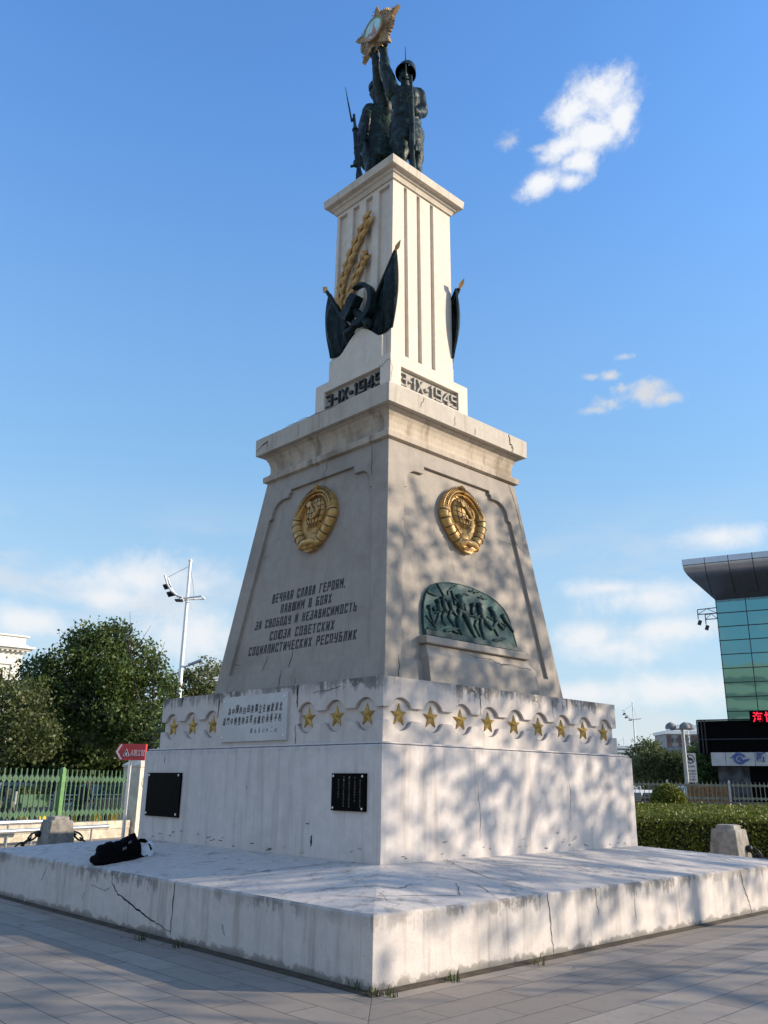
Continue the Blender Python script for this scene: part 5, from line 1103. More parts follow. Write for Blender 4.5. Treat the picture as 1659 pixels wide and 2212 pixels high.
def person(label, loc, facing, top, legs, pose, hood=False):
    t = thing('person', label, 'person', loc); f = facing.normalized(); r = Vector((f.y, -f.x, 0)); q = lambda a, o, z: loc+r*a+f*o+Vector((0, 0, z))
    fx_ = Matrix((r, f, Vector((0, 0, 1)))).transposed(); s = MB(); hz = pose['head']; e = lambda c, rr: s.ell(q(*c), rr, fx_, 14, 9)
    s.capsule(q(*pose['hip']), q(*pose['chest']), .15, .16); e(pose['chest'], (.20, .13, .17)); s.capsule(q(*pose['chest']), q(hz[0], hz[1]-.02, hz[2]-.08), .07, .06)
    for sg in (-1, 1):
        sh = (sg*.19, pose['chest'][1], pose['chest'][2]+.1); el = pose['elbow']; ha = pose['hand']
        s.capsule(q(*sh), q(sg*el[0], el[1], el[2]), .062, .05); s.capsule(q(sg*el[0], el[1], el[2]), q(sg*ha[0], ha[1], ha[2]), .048, .034)
        k, a = pose['knee'], pose['ankle']; s.capsule(q(sg*.1, pose['hip'][1], pose['hip'][2]), q(sg*k[0], k[1], k[2]), .088, .065); s.capsule(q(sg*k[0], k[1], k[2]), q(sg*a[0], a[1], a[2]), .062, .042); s.capsule(q(sg*a[0], a[1], a[2]-.02), q(sg*a[0], a[1]+.16, a[2]-.04), .042, .036)
    body = to_mesh_obj(s, 'body', [top], t, .022, 2)
    s = MB(); e(hz, (.075, .095, .115)); e((hz[0], hz[1]+.09, hz[2]-.01), (.016, .03, .024)); e((hz[0], hz[1]+.06, hz[2]-.07), (.05, .045, .05)); [e((sg*.078, hz[1], hz[2]), (.014, .025, .034)) for sg in (-1, 1)]
    e((-.03, hz[1]+.083, hz[2]+.025), (.016, .012, .008)); e((.03, hz[1]+.083, hz[2]+.025), (.016, .012, .008)); s.capsule(q(hz[0], hz[1]-.01, hz[2]-.15), q(*hz), .055, .05); to_mesh_obj(s, 'head', M_skin, t, .012, 1)
    s = MB(); s.ell(q(hz[0], hz[1]-.025, hz[2]+.035), (.088, .10, .10), fx_, 14, 9); s.build('hair', M_hair, t, 60)
    for sg in (-1, 1):
        s = MB(); ha = pose['hand']; hand(s, q(sg*ha[0], ha[1]+.03, ha[2]), f-Vector((0, 0, .4)), r*sg, -Vector((0, 0, 1)), .62); to_mesh_obj(s, 'hand', M_skin, t, .008, 1)
    return t
M_camo = plain('mottled_jacket', (.10, .10, .085), .8, 0, .5, 14.0, col2=(.02, .02, .02)); M_dark = plain('dark_clothes', (.012, .012, .014), .85, 0, .3)
pp = gnd(13, 24.6); person('person with black hair in a mottled grey jacket sitting behind the green fence', pp, (Rh*.8-Fh*.5), M_camo, M_dark, dict(hip=(0, 0, .50), chest=(0, .10, .93), head=(0, .17, 1.24), elbow=(.25, .15, .72), hand=(.10, .40, .62), knee=(.13, .44, .52), ankle=(.13, .42, .09)))
b = MB(); b.box(pp+Vector((0, 0, .37)), (.9, .36, .07), WM)
for sg in (-1, 1): b.box(pp+wd*sg*.36+Vector((0, 0, .17)), (.08, .3, .34), WM)
tag(b.build('bench', M_greymetal), 'low grey bench under the person in the mottled jacket', 'bench')
pp = gnd(180, 27.6); person('person in black clothes leaning forward behind the green fence', pp, (Rh*.9-Fh*.35), M_dark, M_dark, dict(hip=(0, -.08, .86), chest=(0, .10, 1.22), head=(0, .22, 1.50), elbow=(.24, .22, 1.0), hand=(.10, .42, .95), knee=(.10, .03, .48), ankle=(.10, -.06, .08)))
# ------------------------------------------------------------------ trees on the left
GT = 'broad leafy trees behind the green fence'
tree('tallest broad green tree behind the green fence', gnd(318, 34), lobes_at([(235, 1470, 35.2, (1.6, 1.0, 1.0)), (230, 1560, 35, (1.7, .9, 1.1)), (215, 1425, 36, (1.5, 1.5, 1.35)), (150, 1455, 35.5, (1.2, 1.3, 1.1)), (285, 1440, 36.5, (1.25, 1.3, 1.25)), (330, 1500, 36, (.95, 1.2, 1.2)), (215, 1510, 36, (2.2, 1.6, 1.1)), (120, 1520, 35, (1.2, 1.3, 1.2)), (320, 1575, 34.5, (1.0, 1.2, 1.1)), (265, 1590, 36.5, (1.3, 1.0, .9)), (90, 1450, 36, (.75, 1, .7)), (250, 1375, 36, (.7, .9, .6)), (185, 1385, 36, (.9, .9, .7))]), 40000, .125, M_leafA, .22, GT, 11, .36, True, limbs=14, per=18, fill=.3)
tree('low spreading tree at the left edge before the cream building', gnd(-30, 31), lobes_at([(20, 1530, 32, (1.3, 1.3, 1.0)), (-50, 1500, 33, (1.3, 1.3, 1.2)), (70, 1590, 31.5, (.9, 1.0, .8)), (25, 1610, 31.5, (1.0, 1.0, .75)), (-60, 1600, 32, (1.2, 1.2, .9)), (60, 1500, 33, (.6, .8, .5))]), 12000, .12, M_leafB, .16, GT, 12, .34, per=18)
tree('dark leafy tree in the shade between the two nearer trees', gnd(150, 40), lobes_at([(150, 1600, 40, (2.0, 1.5, 1.5)), (80, 1560, 41, (1.5, 1.5, 1.4)), (215, 1600, 40, (1.6, 1.4, 1.5)), (290, 1620, 41, (1.5, 1.4, 1.4)), (20, 1610, 41, (1.6, 1.4, 1.5)), (150, 1660, 41, (3.0, 1.2, .9)), (280, 1670, 42, (2.2, 1.2, .8)), (60, 1660, 42, (2.6, 1.2, 1.0)), (200, 1690, 43, (4.0, 1.0, .9)), (40, 1695, 43, (3, 1.0, .8)), (110, 1640, 42, (2.2, 1.2, 1.1))]), 26000, .19, M_leafA, .2, GT, 13, .5)
tree('unseen low leafy tree added behind the plinth to shade the parked cars', gnd(540, 30), lobes_at([(470, 1590, 30, (1.9, 2.4, .8)), (560, 1580, 31, (2.0, 2.6, .9)), (520, 1600, 34, (2.0, 2.0, .8)), (640, 1575, 31, (2.0, 2.6, .9)), (600, 1590, 35, (2.2, 2.2, .9)), (450, 1600, 36, (1.6, 1.8, .8))]), 9000, .19, M_leafA, .2, GT, 15, .45)  # tree added out of sight to keep the sun off the cars
tree('distant slender tree right of the tall white lamp post', gnd(425, 52), lobes_at([(430, 1475, 52, (1.3, 1.3, 1.0)), (455, 1465, 53, (1.0, 1.2, 1.1)), (405, 1490, 52, (1.0, 1.2, 1.0)), (430, 1530, 52, (1.8, 1.5, 1.4))]), 6500, .15, M_leafC, .14, GT, 14, .4)
# cream building on the left
BQ = at(44, 1450, 88); t = thing('cream_building', 'cream stone building with a deep cornice at the left edge behind the trees', 'building', V2(BQ, 0))
M_cream = plain('cream_stone', (.74, .71, .64), .85, 0, .05, .6); ex = (Rh*.75+Fh*.66).normalized(); en = Vector((ex.y, -ex.x, 0)); zt = at(30, 1374, 88).z; fm = lambda x, z, o: V2(BQ, z)+ex*x+en*o
b = MB(); b.poly([[(-16, 0), (0, 0), (0, zt-.9), (-16, zt-.9)]], fm, 0, -12); b.build('wall', M_cream, t)
b = MB()
for x0, x1, z0, z1, o in ((-16.9, .9, zt-1.35, zt-1.15, .9), (-16.6, .6, zt-1.55, zt-1.35, .6), (-16.3, .3, zt-1.15, zt-.95, .35), (-16.1, .1, zt-.95, zt-.15, .12), (-16.4, .4, zt-.15, zt, .3), (-16.2, .2, zt-3.0, zt-2.8, .18)): b.poly([[(x0, z0), (x1, z0), (x1, z1), (x0, z1)]], fm, o, -12-o)
for i in range(34): b.poly([[(-16.3+i*.5, zt-1.72), (-16.1+i*.5, zt-1.72), (-16.1+i*.5, zt-1.55), (-16.3+i*.5, zt-1.55)]], fm, .5, 0)
for x in (-.55, -3.9): b.poly([[(x-.45, 0), (x+.45, 0), (x+.45, zt-3.0), (x-.45, zt-3.0)]], fm, .13, 0)
b.build('cornice', M_cream, t)
for x in (-2.2, -5.6, -8.6): 
    for z in (zt-5.2, zt-9): 
        b = MB(); b.poly([[(x-.5, z-1.0), (x+.5, z-1.0), (x+.5, z+1.0), (x-.5, z+1.0)]], fm, .02, 0); w = b.build('window', M_glass, t); f_ = MB(); f_.poly([[(x-.55, z-1.05), (x+.55, z-1.05), (x+.55, z+1.05), (x-.55, z+1.05)], [(x-.42, z-.92), (x+.42, z-.92), (x+.42, z+.92), (x-.42, z+.92)]], fm, .06, .0); f_.poly([[(x-.03, z-1), (x+.03, z-1), (x+.03, z+1), (x-.03, z+1)]], fm, .05, 0); f_.build('frame', M_greymetal, w)
# ------------------------------------------------------------------ lamps with curved sail arms
def sail_lamp(label, loc, H, lower=True):
    t = thing('street_lamp', label, 'street lamp', loc, 0, 'tall white street lamps with curved sail arms'); q = lambda a, z, o=0.0: loc+Rh*a+Vector((0, 0, z))-Fh*o
    b = MB(); b.tube([q(0, 0), q(0, .3*H), q(0, H)], [.17, .125, .07], 12); b.ell(q(0, H+.06), (.1, .1, .1)); b.build('pole', M_white, t)
    hb = H-1.9; b = MB()
    for o in (-.34, .34):
        b.tube([q(-.15, hb, o), q(-.45, hb+.10, o), q(-.75, hb+.33, o), q(-.98, hb+.68, o), q(-1.15, hb+1.12, o)], .05, 7)
        b.tube([q(-.15, hb, o*.4), q(.80, hb+.08, o)], .045, 7)
    for a, z in ((-.5, .12), (-.82, .43), (-1.0, .74), (-1.13, 1.06)): b.tube([q(a, hb+z, -.34), q(a, hb+z, .34)], .035, 6)
    b.tube([q(.80, hb+.08, -.34), q(.80, hb+.08, .34)], .04, 6); b.tube([q(.35, hb+.04, -.2), q(.35, hb+.04, .2)], .035, 6); b.tube([q(-.3, hb-.02, -.3), q(-.3, hb-.02, .3)], .07, 6); b.build('sail_arm', M_white, t)
    b = MB(); b.tube([q(0, H-.2), q(-1.05, hb+1.1)], .012, 4); b.tube([q(0, H-.2), q(.22, hb+.8), q(.35, hb+.06)], .012, 4); b.build('stay_wire', M_greymetal, t)
    for a, z in ((-.4, -.09), (-.84, .24), (-1.06, .62)): b = MB(); b.box(q(a, hb+z), (.34, .40, .08), Matrix.Rotation(-.4 if z > 0 else 0, 3, 'Y') @ Matrix.Rotation(math.atan2(Rh.y, Rh.x), 3, 'Z')); b.build('floodlight', M_darkmetal, t)
    if lower:
        z = .56*H; b = MB(); b.tube([q(0, z), q(.4, z+.16)], .04, 6); b.rings([[q(.35, z+.12, -.16), q(.35, z+.12, .16), q(1.0, z+.38, .16), q(1.0, z+.38, -.16)], [q(.33, z+.2, -.13), q(.33, z+.2, .13), q(.95, z+.46, .13), q(.95, z+.46, -.13)]]); b.build('lamp_head', M_greymetal, t)
tl = at(411, 1214, 42); sail_lamp('tall white street lamp with curved sail arm left of the monument', V2(tl, 0), tl.z)
tl = at(1366, 1519, 104); sail_lamp('white street lamp with curved sail arm just right of the star band', V2(tl, 0), tl.z)
tl = at(1347, 1594, 175); sail_lamp('small distant white lamp nearest the edge of the star band', V2(tl, 0), tl.z)
tl = at(1485, 1560, 140); sail_lamp('white sail lamp rising behind the apartment block and three-domed lamp', V2(tl, 0), tl.z)
# ------------------------------------------------------------------ right: hedges, shrub, fence
def hedge(label, P0, L, Dp, z1, n, seed, size=.055):
    rng = np.random.default_rng(seed); ang = math.atan2(Rh.y, Rh.x); t = thing('hedge', label, 'hedge', P0, 0); q = lambda a, d, z: P0+Rh*a+Fh*d+Vector((0, 0, z))
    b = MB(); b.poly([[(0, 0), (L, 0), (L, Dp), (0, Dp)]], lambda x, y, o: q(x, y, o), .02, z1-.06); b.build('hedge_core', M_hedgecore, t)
    A = [L*z1*2.6, L*Dp, Dp*z1*.6, Dp*z1*.6]; tot = sum(A); Ps = []
    for i, w in enumerate(A):
        m_ = int(n*w/tot); u = rng.uniform(0, 1, m_); v = rng.uniform(0, 1, m_); dpt = rng.normal(0, .035, m_)
        if i == 0: a, d, z = u*L, dpt-.01, v*z1
        elif i == 1: a, d, z = u*L, v*Dp, z1+dpt+.02*np.sin(u*L*3+v*5)+np.abs(rng.normal(0, .03, m_))
        elif i == 2: a, d, z = dpt, u*Dp, v*z1
        else: a, d, z = L+dpt, u*Dp, v*z1
        Ps.append(np.outer(a, np.array(Rh))+np.outer(d, np.array(Fh))+np.outer(z, np.array((0, 0, 1.)))+np.array(P0))
    leaf_obj('leaves', rng, np.concatenate(Ps), size, M_hedge, t)
H1 = gnd(1325, 19.0); hedge('wide clipped hedge with bright flat top behind the right bollard', H1, 8.5, 6.6, .95, 75000, 21)
H2 = gnd(1325, 26.4); hedge('farther clipped hedge beyond the narrow gap, at the foot of the pale fence', H2, 11, 2.6, 1.0, 16000, 22, .07)
S_ = gnd(1441, 30.6); t = thing('round_shrub', 'round clipped shrub standing behind the hedges', 'shrub', S_); rng = np.random.default_rng(4)
d = rng.normal(size=(9000, 3)); d /= np.linalg.norm(d, axis=1)[:, None]; Pp = np.array(S_)+np.array([0, 0, 1.0])+d*np.array([.60, .60, .68])*rng.uniform(.86, 1.06, 9000)[:, None]; leaf_obj('foliage', rng, Pp, .07, M_hedge, t)
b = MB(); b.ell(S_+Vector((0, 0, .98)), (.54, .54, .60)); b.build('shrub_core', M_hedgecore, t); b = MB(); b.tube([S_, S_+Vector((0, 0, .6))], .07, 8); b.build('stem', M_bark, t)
F0 = gnd(1300, 35.5); b = MB(); b.box(F0+Rh*8+Fh*.1+Vector((0, 0, .53)), (20, .3, 1.06), Matrix.Rotation(math.atan2(Rh.y, Rh.x), 3, 'Z')); tag(b.build('low_wall', plain('dark_wall', (.10, .09, .075), .9)), 'dark low wall carrying the pale picket fence on the right', 'wall')
fence('pale grey green picket fence behind the hedges on the right', V2(F0, 1.06), Rh, 16, 1.06, 1.83, .18, [2.6, 5.06, 7.5, 9.9, 12.4], M_fence2, M_greymetal, s=.55)
HB = gnd(1487, 39); b = MB(); b.box(HB+Rh*.0+Rh*.8+Vector((0, 0, .85)), (1.75, .05, 1.62), Matrix.Rotation(math.atan2(Rh.y, Rh.x), 3, 'Z'))
for i in range(8): b.box(HB+Rh*(-.05+.24*i)-Fh*.04+Vector((0, 0, .85)), (.03, .04, 1.62), Matrix.Rotation(math.atan2(Rh.y, Rh.x), 3, 'Z'))
tag(b.build('hoarding', plain('brown_boards', (.20, .105, .035), .7, 0, .2)), 'brown board hoarding behind the pale fence', 'hoarding')
car('white car with its bonnet showing between the plinth and the round shrub', gnd(1376, 41), math.atan2(Rh.y, Rh.x)+.35, (.62, .64, .68))
car('white car roof showing above the brown boards', gnd(1528, 58), math.atan2(Rh.y, Rh.x), (.55, .55, .53), True)
# lamp with three domes
LP = at(1474, 1572, 44); L0 = V2(LP, 0); t = thing('street_lamp', 'steel lamp post with three grey dome shades behind the pale fence', 'street lamp', L0)
b = MB(); b.lathe([(.11, 0), (.10, 2.0), (.075, LP.z)], L0, 14); b.build('pole', M_greymetal, t); b = MB(); b.tube([V2(LP, LP.z-.10)-Rh*.62, V2(LP, LP.z-.06), V2(LP, LP.z-.08)+Rh*.42], .04, 8); b.build('cross_arm', M_greymetal, t)
for a, o in ((-.62, .1), (.02, .3), (.42, -.2)):
    c = LP+Rh*a-Fh*o; b = MB(); b.lathe([(.26, -.06), (.27, -.03), (.25, .08), (.19, .17), (.10, .22), (.05, .25), (.01, .26)], c+Vector((0, 0, .0)), 18); b.build('dome_shade', M_domegrey, t, 50)
# lorry ban sign board
SB = gnd(1495, 47); zt, zb = at(1495, 1627, 47).z, at(1495, 1690, 47).z; t = thing('road_sign', 'tall white notice board with a black no lorries symbol', 'sign', SB); fm = lambda x, z, o: SB+Rh*x+Vector((0, 0, z))-Fh*o; w = .30
b = MB(); b.poly([[(-w, zb), (w, zb), (w, zt), (-w, zt)]], fm, .04, 0); b.build('board', M_marble, t); b = MB()
for sx in (-.2, .2): b.tube([fm(sx, 0, -.03), fm(sx, zb+.3, -.03)], .03, 8)
b.build('sign_post', M_greymetal, t); b = MB(); zc = zt-.30
b.poly([arc(0, zc, .235, 0, 350, 35)], fm, .042, .046); b.cur = 1; b.poly([arc(0, zc, .185, 0, 350, 35)], fm, .047, .049); b.cur = 0
b.poly([[(-.12, zc-.06), (.04, zc-.06), (.04, zc+.07), (-.12, zc+.07)]], fm, .05, .052); b.poly([[(.05, zc-.06), (.13, zc-.06), (.13, zc+.0), (.09, zc+.05), (.05, zc+.05)]], fm, .05, .052); b.poly([arc(-.07, zc-.07, .03, 0, 330, 11)], fm, .05, .0525); b.poly([arc(.08, zc-.07, .03, 0, 330, 11)], fm, .05, .0525)
b.poly([[(-.15, zc+.11), (-.11, zc+.15), (.15, zc-.11), (.11, zc-.15)]], fm, .053, .055)
for i, (s_, wd_) in enumerate((('禁止货车', .44), ('通行路段', .46), ('每日六时至', .46), ('二十二时', .36), ('禁止通行', .40), ('绕行环线', .42), ('特此通告', .4))): put_text(b, s_, fm, -wd_/2, zt-.72-i*.145-(.09 if i > 0 else 0)-(.1 if i > 4 else 0), wd_, .10, .042, .045, .01)
b.build('sign_marking', [M_ink, M_marble], t)
# blue banners on the lamp pole, gantry
BB = gnd(1386, 100); t = thing('banner', 'pair of blue banners hung on a pole beyond the trees', 'banner', BB); fm = lambda x, z, o: BB+Rh*x+Vector((0, 0, z))-Fh*o
b = MB(); b.tube([fm(0, 0, 0), fm(0, 5.2, 0)], .08, 8); b.build('banner_pole', M_greymetal, t)
for x0, x1, y0, y1 in ((-1.15, -.15, 1652, 1683), (.15, .95, 1650, 1671)): b = MB(); z1, z0 = at(1386, y0, 100).z, at(1386, y1, 100).z; b.poly([[(x0, z0), (x1, z0), (x1, z1), (x0, z1)]], fm, .08, -.02); b.build('banner_panel', M_blue, t); s = MB(); put_text(s, '公' if x0 > 0 else '创', fm, x0+.3, (z0+z1)/2, .4, .4, .085, .1); put_text(s, '交' if x0 > 0 else '城', fm, x0+.3, (z0+z1)/2-.55, .4, .4, .085, .1); s.build('banner_lettering', M_white, t)
GA = gnd(1393, 92); t = thing('camera_gantry', 'slim white gantry arm with a row of cameras before the round trees', 'gantry', GA); za = at(1393, 1659, 92).z; LG = 79*768/1659/FPX*92*1.06
b = MB(); b.tube([GA, V2(GA, za)], .12, 10); b.tube([V2(GA, za), V2(GA, za)+Rh*LG+Vector((0, 0, .12))], [.10, .06], 8); b.build('mast', M_white, t)
for k in (.22, .45, .62, .70, .84, .98): b = MB(); b.box(V2(GA, za+.28)+Rh*LG*k, (.18, .3, .42)); b.build('camera', M_white, t)
# trees and distant buildings on the right
GR = 'olive trees along the far street'
tree('large rounded olive tree left of the three-domed lamp', gnd(1432, 74), lobes_at([(1432, 1658, 74, (2.1, 1.8, 1.4)), (1465, 1662, 74, (1.5, 1.5, 1.2)), (1405, 1655, 75, (1.6, 1.5, 1.3)), (1445, 1640, 74, (1.3, 1.3, .8)), (1430, 1675, 74, (2.4, 1.5, .9)), (1470, 1680, 74, (1.3, 1.3, .9))]), 11000, .20, M_leafC, .17, GR, 31, .42, fill=.5)
tree('thin pale topped tree just right of the star band', gnd(1398, 86), lobes_at([(1398, 1628, 86, (1.5, 1.5, 1.3)), (1380, 1645, 86, (1.5, 1.5, 1.6)), (1412, 1640, 86, (1.2, 1.3, 1.5)), (1395, 1675, 86, (2.2, 1.5, 1.3))]), 8000, .2, M_leafC, .16, GR, 32, .5, fill=.35)
tree('dark tree between the notice board and the glass building', gnd(1528, 70), lobes_at([(1525, 1640, 70, (1.2, 1.3, 1.6)), (1545, 1660, 70, (1.2, 1.3, 1.4)), (1515, 1670, 69, (1.0, 1.2, 1.3)), (1540, 1685, 70, (1.6, 1.3, 1.0))]), 7000, .2, M_leafA, .15, GR, 33, .45)
tree('leafy tree behind the notice board', gnd(1508, 82), lobes_at([(1508, 1640, 82, (1.5, 1.5, 1.3)), (1530, 1625, 84, (1.1, 1.3, 1.0)), (1505, 1660, 82, (1.8, 1.5, 1.6)), (1490, 1675, 82, (1.5, 1.4, 1.2))]), 7500, .2, M_leafC, .15, GR, 34, .5)
M_brick = plain('brown_render', (.155, .095, .085), .9, 0, .08); M_pale = plain('pale_render', (.34, .33, .33), .9, 0, .05)
Df = 330; A0 = at(1441, 1609, Df); t = thing('apartment_block', 'distant brown and grey apartment block behind the street trees', 'building', V2(A0, 0)); zr = at(1480, 1577, Df).z; fm = lambda x, z, o: V2(A0, z)+Rh*x-Fh*o
k_ = 768/1659/FPX*Df*1.05; b = MB(); b.poly([[(0, 0), (105*k_, 0), (105*k_, zr-1), (0, zr-1)]], fm, 0, -14); b.build('wall', M_pale, t)
b = MB()
for i, (x0, x1) in enumerate(((0, 9), (24, 31), (50, 60), (84, 105))): b.poly([[(x0*k_, 0), (x1*k_, 0), (x1*k_, zr-2), (x0*k_, zr-2)]], fm, .5, 0)
b.build('brown_bay', M_brick, t)
b = MB(); b.poly([[(-.6, zr-1.5), (105*k_+.6, zr-1.5), (105*k_+.6, zr-.4), (-.6, zr-.4)]], fm, .8, -14.5); b.poly([[(17*k_, zr-.4), (35*k_, zr-.4), (35*k_, zr+2.0), (17*k_, zr+2.0)]], fm, -1, -10); b.poly([[(60*k_, zr-.4), (90*k_, zr-.4), (90*k_, zr+.8), (75*k_, zr+2.4), (60*k_, zr+.8)]], fm, -1, -10); b.build('roof', M_white, t)
for i in range(13):
    for j in range(5): b = MB(); x, z = (3+i*8)*k_, zr-4.6-j*3.1; b.poly([[(x, z), (x+2.6*k_, z), (x+2.6*k_, z+1.7), (x, z+1.7)]], fm, .56, .3); b.build('window', M_glass, t)
D2 = 170; A1_ = at(1431, 1612, D2); t = thing('ribbed_hall', 'low hall with a grey ribbed sloping roof below the apartment block', 'building', V2(A1_, 0)); fm = lambda x, z, o: V2(A1_, z)+Rh*x-Fh*o; k2 = 768/1659/FPX*D2*1.05; z1 = A1_.z
b = MB(); b.poly([[(0, 0), (115*k2, 0), (115*k2, z1-2.6), (0, z1-2.6)]], fm, 0, -12); b.build('wall', M_pale, t)
b = MB(); b.add([fm(0, z1-2.6, .5), fm(115*k2, z1-2.6, .5), fm(115*k2, z1, -6), fm(0, z1, -6), fm(115*k2, z1-2.6, -12.5), fm(0, z1-2.6, -12.5)], [(0, 1, 2, 3), (3, 2, 4, 5), (0, 3, 5), (1, 4, 2)])
for i in range(40): b.tube([fm(i*2.9*k2, z1-2.55, .5), fm(i*2.9*k2, z1+.08, -6)], .07, 4)
b.build('roof', plain('grey_roof', (.26, .25, .25), .7), t)
D3 = 150; A2_ = at(1300, 1612, D3); t = thing('white_building', 'white building with banded parapet peeping out beside the star band', 'building', V2(A2_, 0)); fm = lambda x, z, o: V2(A2_, z)+Rh*x-Fh*o; z1 = A2_.z; k3 = 768/1659/FPX*D3*1.05
b = MB(); b.poly([[(0, 0), (58*k3, 0), (58*k3, z1), (0, z1)]], fm, 0, -10); b.build('wall', plain('ochre_wall', (.42, .34, .22), .9), t); b = MB()
for z0_, z2_ in ((z1-.35, z1+.1), (z1-1.0, z1-.6), (z1-1.6, z1-1.2)): b.poly([[(-.3, z0_), (58*k3+.3, z0_), (58*k3+.3, z2_), (-.3, z2_)]], fm, .5, -10.3)
b.build('parapet', M_white, t)
for i in range(6): b = MB(); x = (10+i*8)*k3; b.poly([[(x, z1-3.4), (x+3*k3, z1-3.4), (x+3*k3, z1-2.2), (x, z1-2.2)]], fm, .06, 0); b.build('window', M_glass, t)
# ------------------------------------------------------------------ glass building
DG = 60.0; G0_ = at(1558, 1420, DG); ge = Vector((.955, .297, 0)).normalized(); gn = Vector((ge.y, -ge.x, 0)); t = thing('glass_building', 'teal glass office building with a curved metal roof canopy at the right edge', 'building', V2(G0_, 0))
fm = lambda x, z, o: V2(G0_, z)+ge*x+gn*o
zc = at(1547, 1296, DG).z; zl = at(1575, 1530, DG).z; LW = 18
ma, nt, out_ = new_mat('teal_mirror_glass'); pos = nt.n('ShaderNodeNewGeometry').outputs['Position']
finish(nt, out_, (.125, .285, .31), .03, 1.0, nt.m('ADD', nt.noise(pos, .35, 2.0), nt.m('MULTIPLY', nt.noise(nt.vm('SNAP', pos, (1.72, 1.72, 1.35)), 3.3, 1.0), .5)), .06, .14); M_teal = ma
b = MB(); b.poly([[(0, 0), (LW, 0), (LW, zc), (0, zc)]], fm, 0, -14); b.build('glass_wall', M_teal, t)
b = MB(); rows = 9
for i in range(rows+1): z = zl-1.2+(zc-zl+1.2)*i/rows; b.poly([[(-.02, z-.028), (LW, z-.028), (LW, z+.028), (-.02, z+.028)]], fm, .04, -.02)
for i in range(9): x = .25+i*1.72 if i else .0; b.poly([[(x, 0), (x+.05, 0), (x+.05, zc), (x, zc)]], fm, .045, -.02)
b.build('mullions', M_darkmetal, t)
def zfor(P, y):                       # height at which a spot on the ground plan is seen on photo line y
    D = (P-CAM).dot(Fh); x = 829.5
    for _ in range(4): q = at(x, y, D); x += (P-q).dot(Rh)/D*FPX*1659/768*.92
    return at(x, y, D).z
OV, MT = 2.6, .62
zt_ = zfor(fm(-MT*OV, 0, OV), 1209); zb_ = zt_-.45; hh_ = zb_-zc
pr = [(0, zc-.2), (0, zc)]+[(OV*a, zc+hh_*c) for a, c in ((.18, .14), (.35, .28), (.48, .385), (.61, .485), (.71, .56), (.80, .64), (.88, .725), (.94, .81), (.975, .90), (.985, 1.0))]+[(OV*.97, zb_+.02), (OV, zb_+.04), (OV, zt_), (0, zt_+.1), (-14, zt_+.1), (-14, zc-.2)]
b = MB(); b.rings([[fm(-max(0, o)*MT*(1 if x < 0 else 0)+x+.1, z, o) for o, z in pr] for x in (-.1, LW)]); M_can = plain('canopy_metal', (.46, .47, .52), .30, .85, .04, 2.0); b.build('canopy', M_can, t, 30)
b = MB()
for i in range(9):
    x = -.1+i*1.55; sh = lambda o: 0.0
    b.tube([fm(x+sh(o)*.0, z, o+.012) for o, z in pr[2:15]], .022, 4)
b.build('canopy_seam', M_darkmetal, t)
# led sign and black screen box, fascia, podium
def onG(x, y, o): # where a sight line meets the plane o metres before the facade
    d = ray(x, y); p0 = V2(G0_, 0)+gn*o; k = (p0-CAM).dot(gn)/d.dot(gn); P = CAM+d*k; return (P-V2(G0_, 0)).dot(ge), P.z
x0, z0 = onG(1621, 1563, 4.3); x1, z1 = onG(1659, 1534, 4.3); b = MB(); b.poly([[(x0, z0), (x0+5, z0), (x0+5, z1), (x0, z1)]], fm, 4.3, 4.05); ls = b.build('led_sign', M_black, t, label='black screen with red glowing characters')
b = MB(); hgt = (z1-z0)*.78
for i, ch in enumerate('海博'): put_text(b, ch, fm, x0+.18+i*hgt*1.12, z0+(z1-z0)*.11, hgt*.95, hgt, 4.31, 4.33, .012)
b.build('led_characters', emit('red_led', (1.0, .02, .05), 1.6), ls)
o_ = 4.0; x0, z0 = onG(1512, 1627, o_); x1, z1 = onG(1530, 1557, o_); b = MB(); b.poly([[(x0, z0), (x0+14, z0), (x0+14, z1), (x0, z1)]], fm, o_-.2, .06); b.build('dark_screen_box', M_black, t)
b = MB()
for x in (x0-.02, x0+.25, x0+.45): b.tube([fm(x, z0, o_), fm(x, z1+.05, o_)], .045, 6)
for z in (z1+.04, z0+(z1-z0)*.42): b.tube([fm(x0, z, o_), fm(x0+14, z, o_)], .05, 6)
b.build('screen_frame', M_darkmetal, t)
xf, zf0 = onG(1538, 1654, 4.6); _, zf1 = onG(1538, 1625.5, 4.6); b = MB(); b.poly([[(xf, zf0), (xf+15, zf0), (xf+15, zf1), (xf, zf1)]], fm, 4.6, 3.0); fa_ = b.build('white_fascia', M_marble, t, label='white panelled shop fascia with a blue winged emblem')
b = MB()
for i in range(1, 14): b.poly([[(xf+i*.86-.012, zf0), (xf+i*.86+.012, zf0), (xf+i*.86+.012, zf1), (xf+i*.86-.012, zf1)]], fm, 4.605, 4.60)
b.build('fascia_joint', M_darkmetal, fa_)
M_logo = plain('fascia_blue', (.06, .10, .28), .5); b = MB(); cx, cz = onG(1598, 1639, 4.6); r = .36
b.poly([arc(cx, cz, r*1.05, 20, 330, 20, r*.95)+arc(cx, cz, r*.62, 330, 20, 20, r*.55)], fm, 4.61, 4.63)
b.poly([arc(cx, cz, r*.42, 0, 345, 18, r*.38)+[]], fm, 4.61, 4.632); b.poly([[(cx-r*1.6, cz+.02), (cx-r*.5, cz+r*1.05), (cx+r*.3, cz+r*.95), (cx-r*.4, cz+r*.35)]], fm, 4.61, 4.634); b.poly([[(cx-r*.1, cz-r*.25), (cx+r*1.7, cz+r*.05), (cx+r*1.2, cz-r*.45), (cx+.1, cz-r*.6)]], fm, 4.61, 4.636); b.build('emblem', M_logo, fa_)
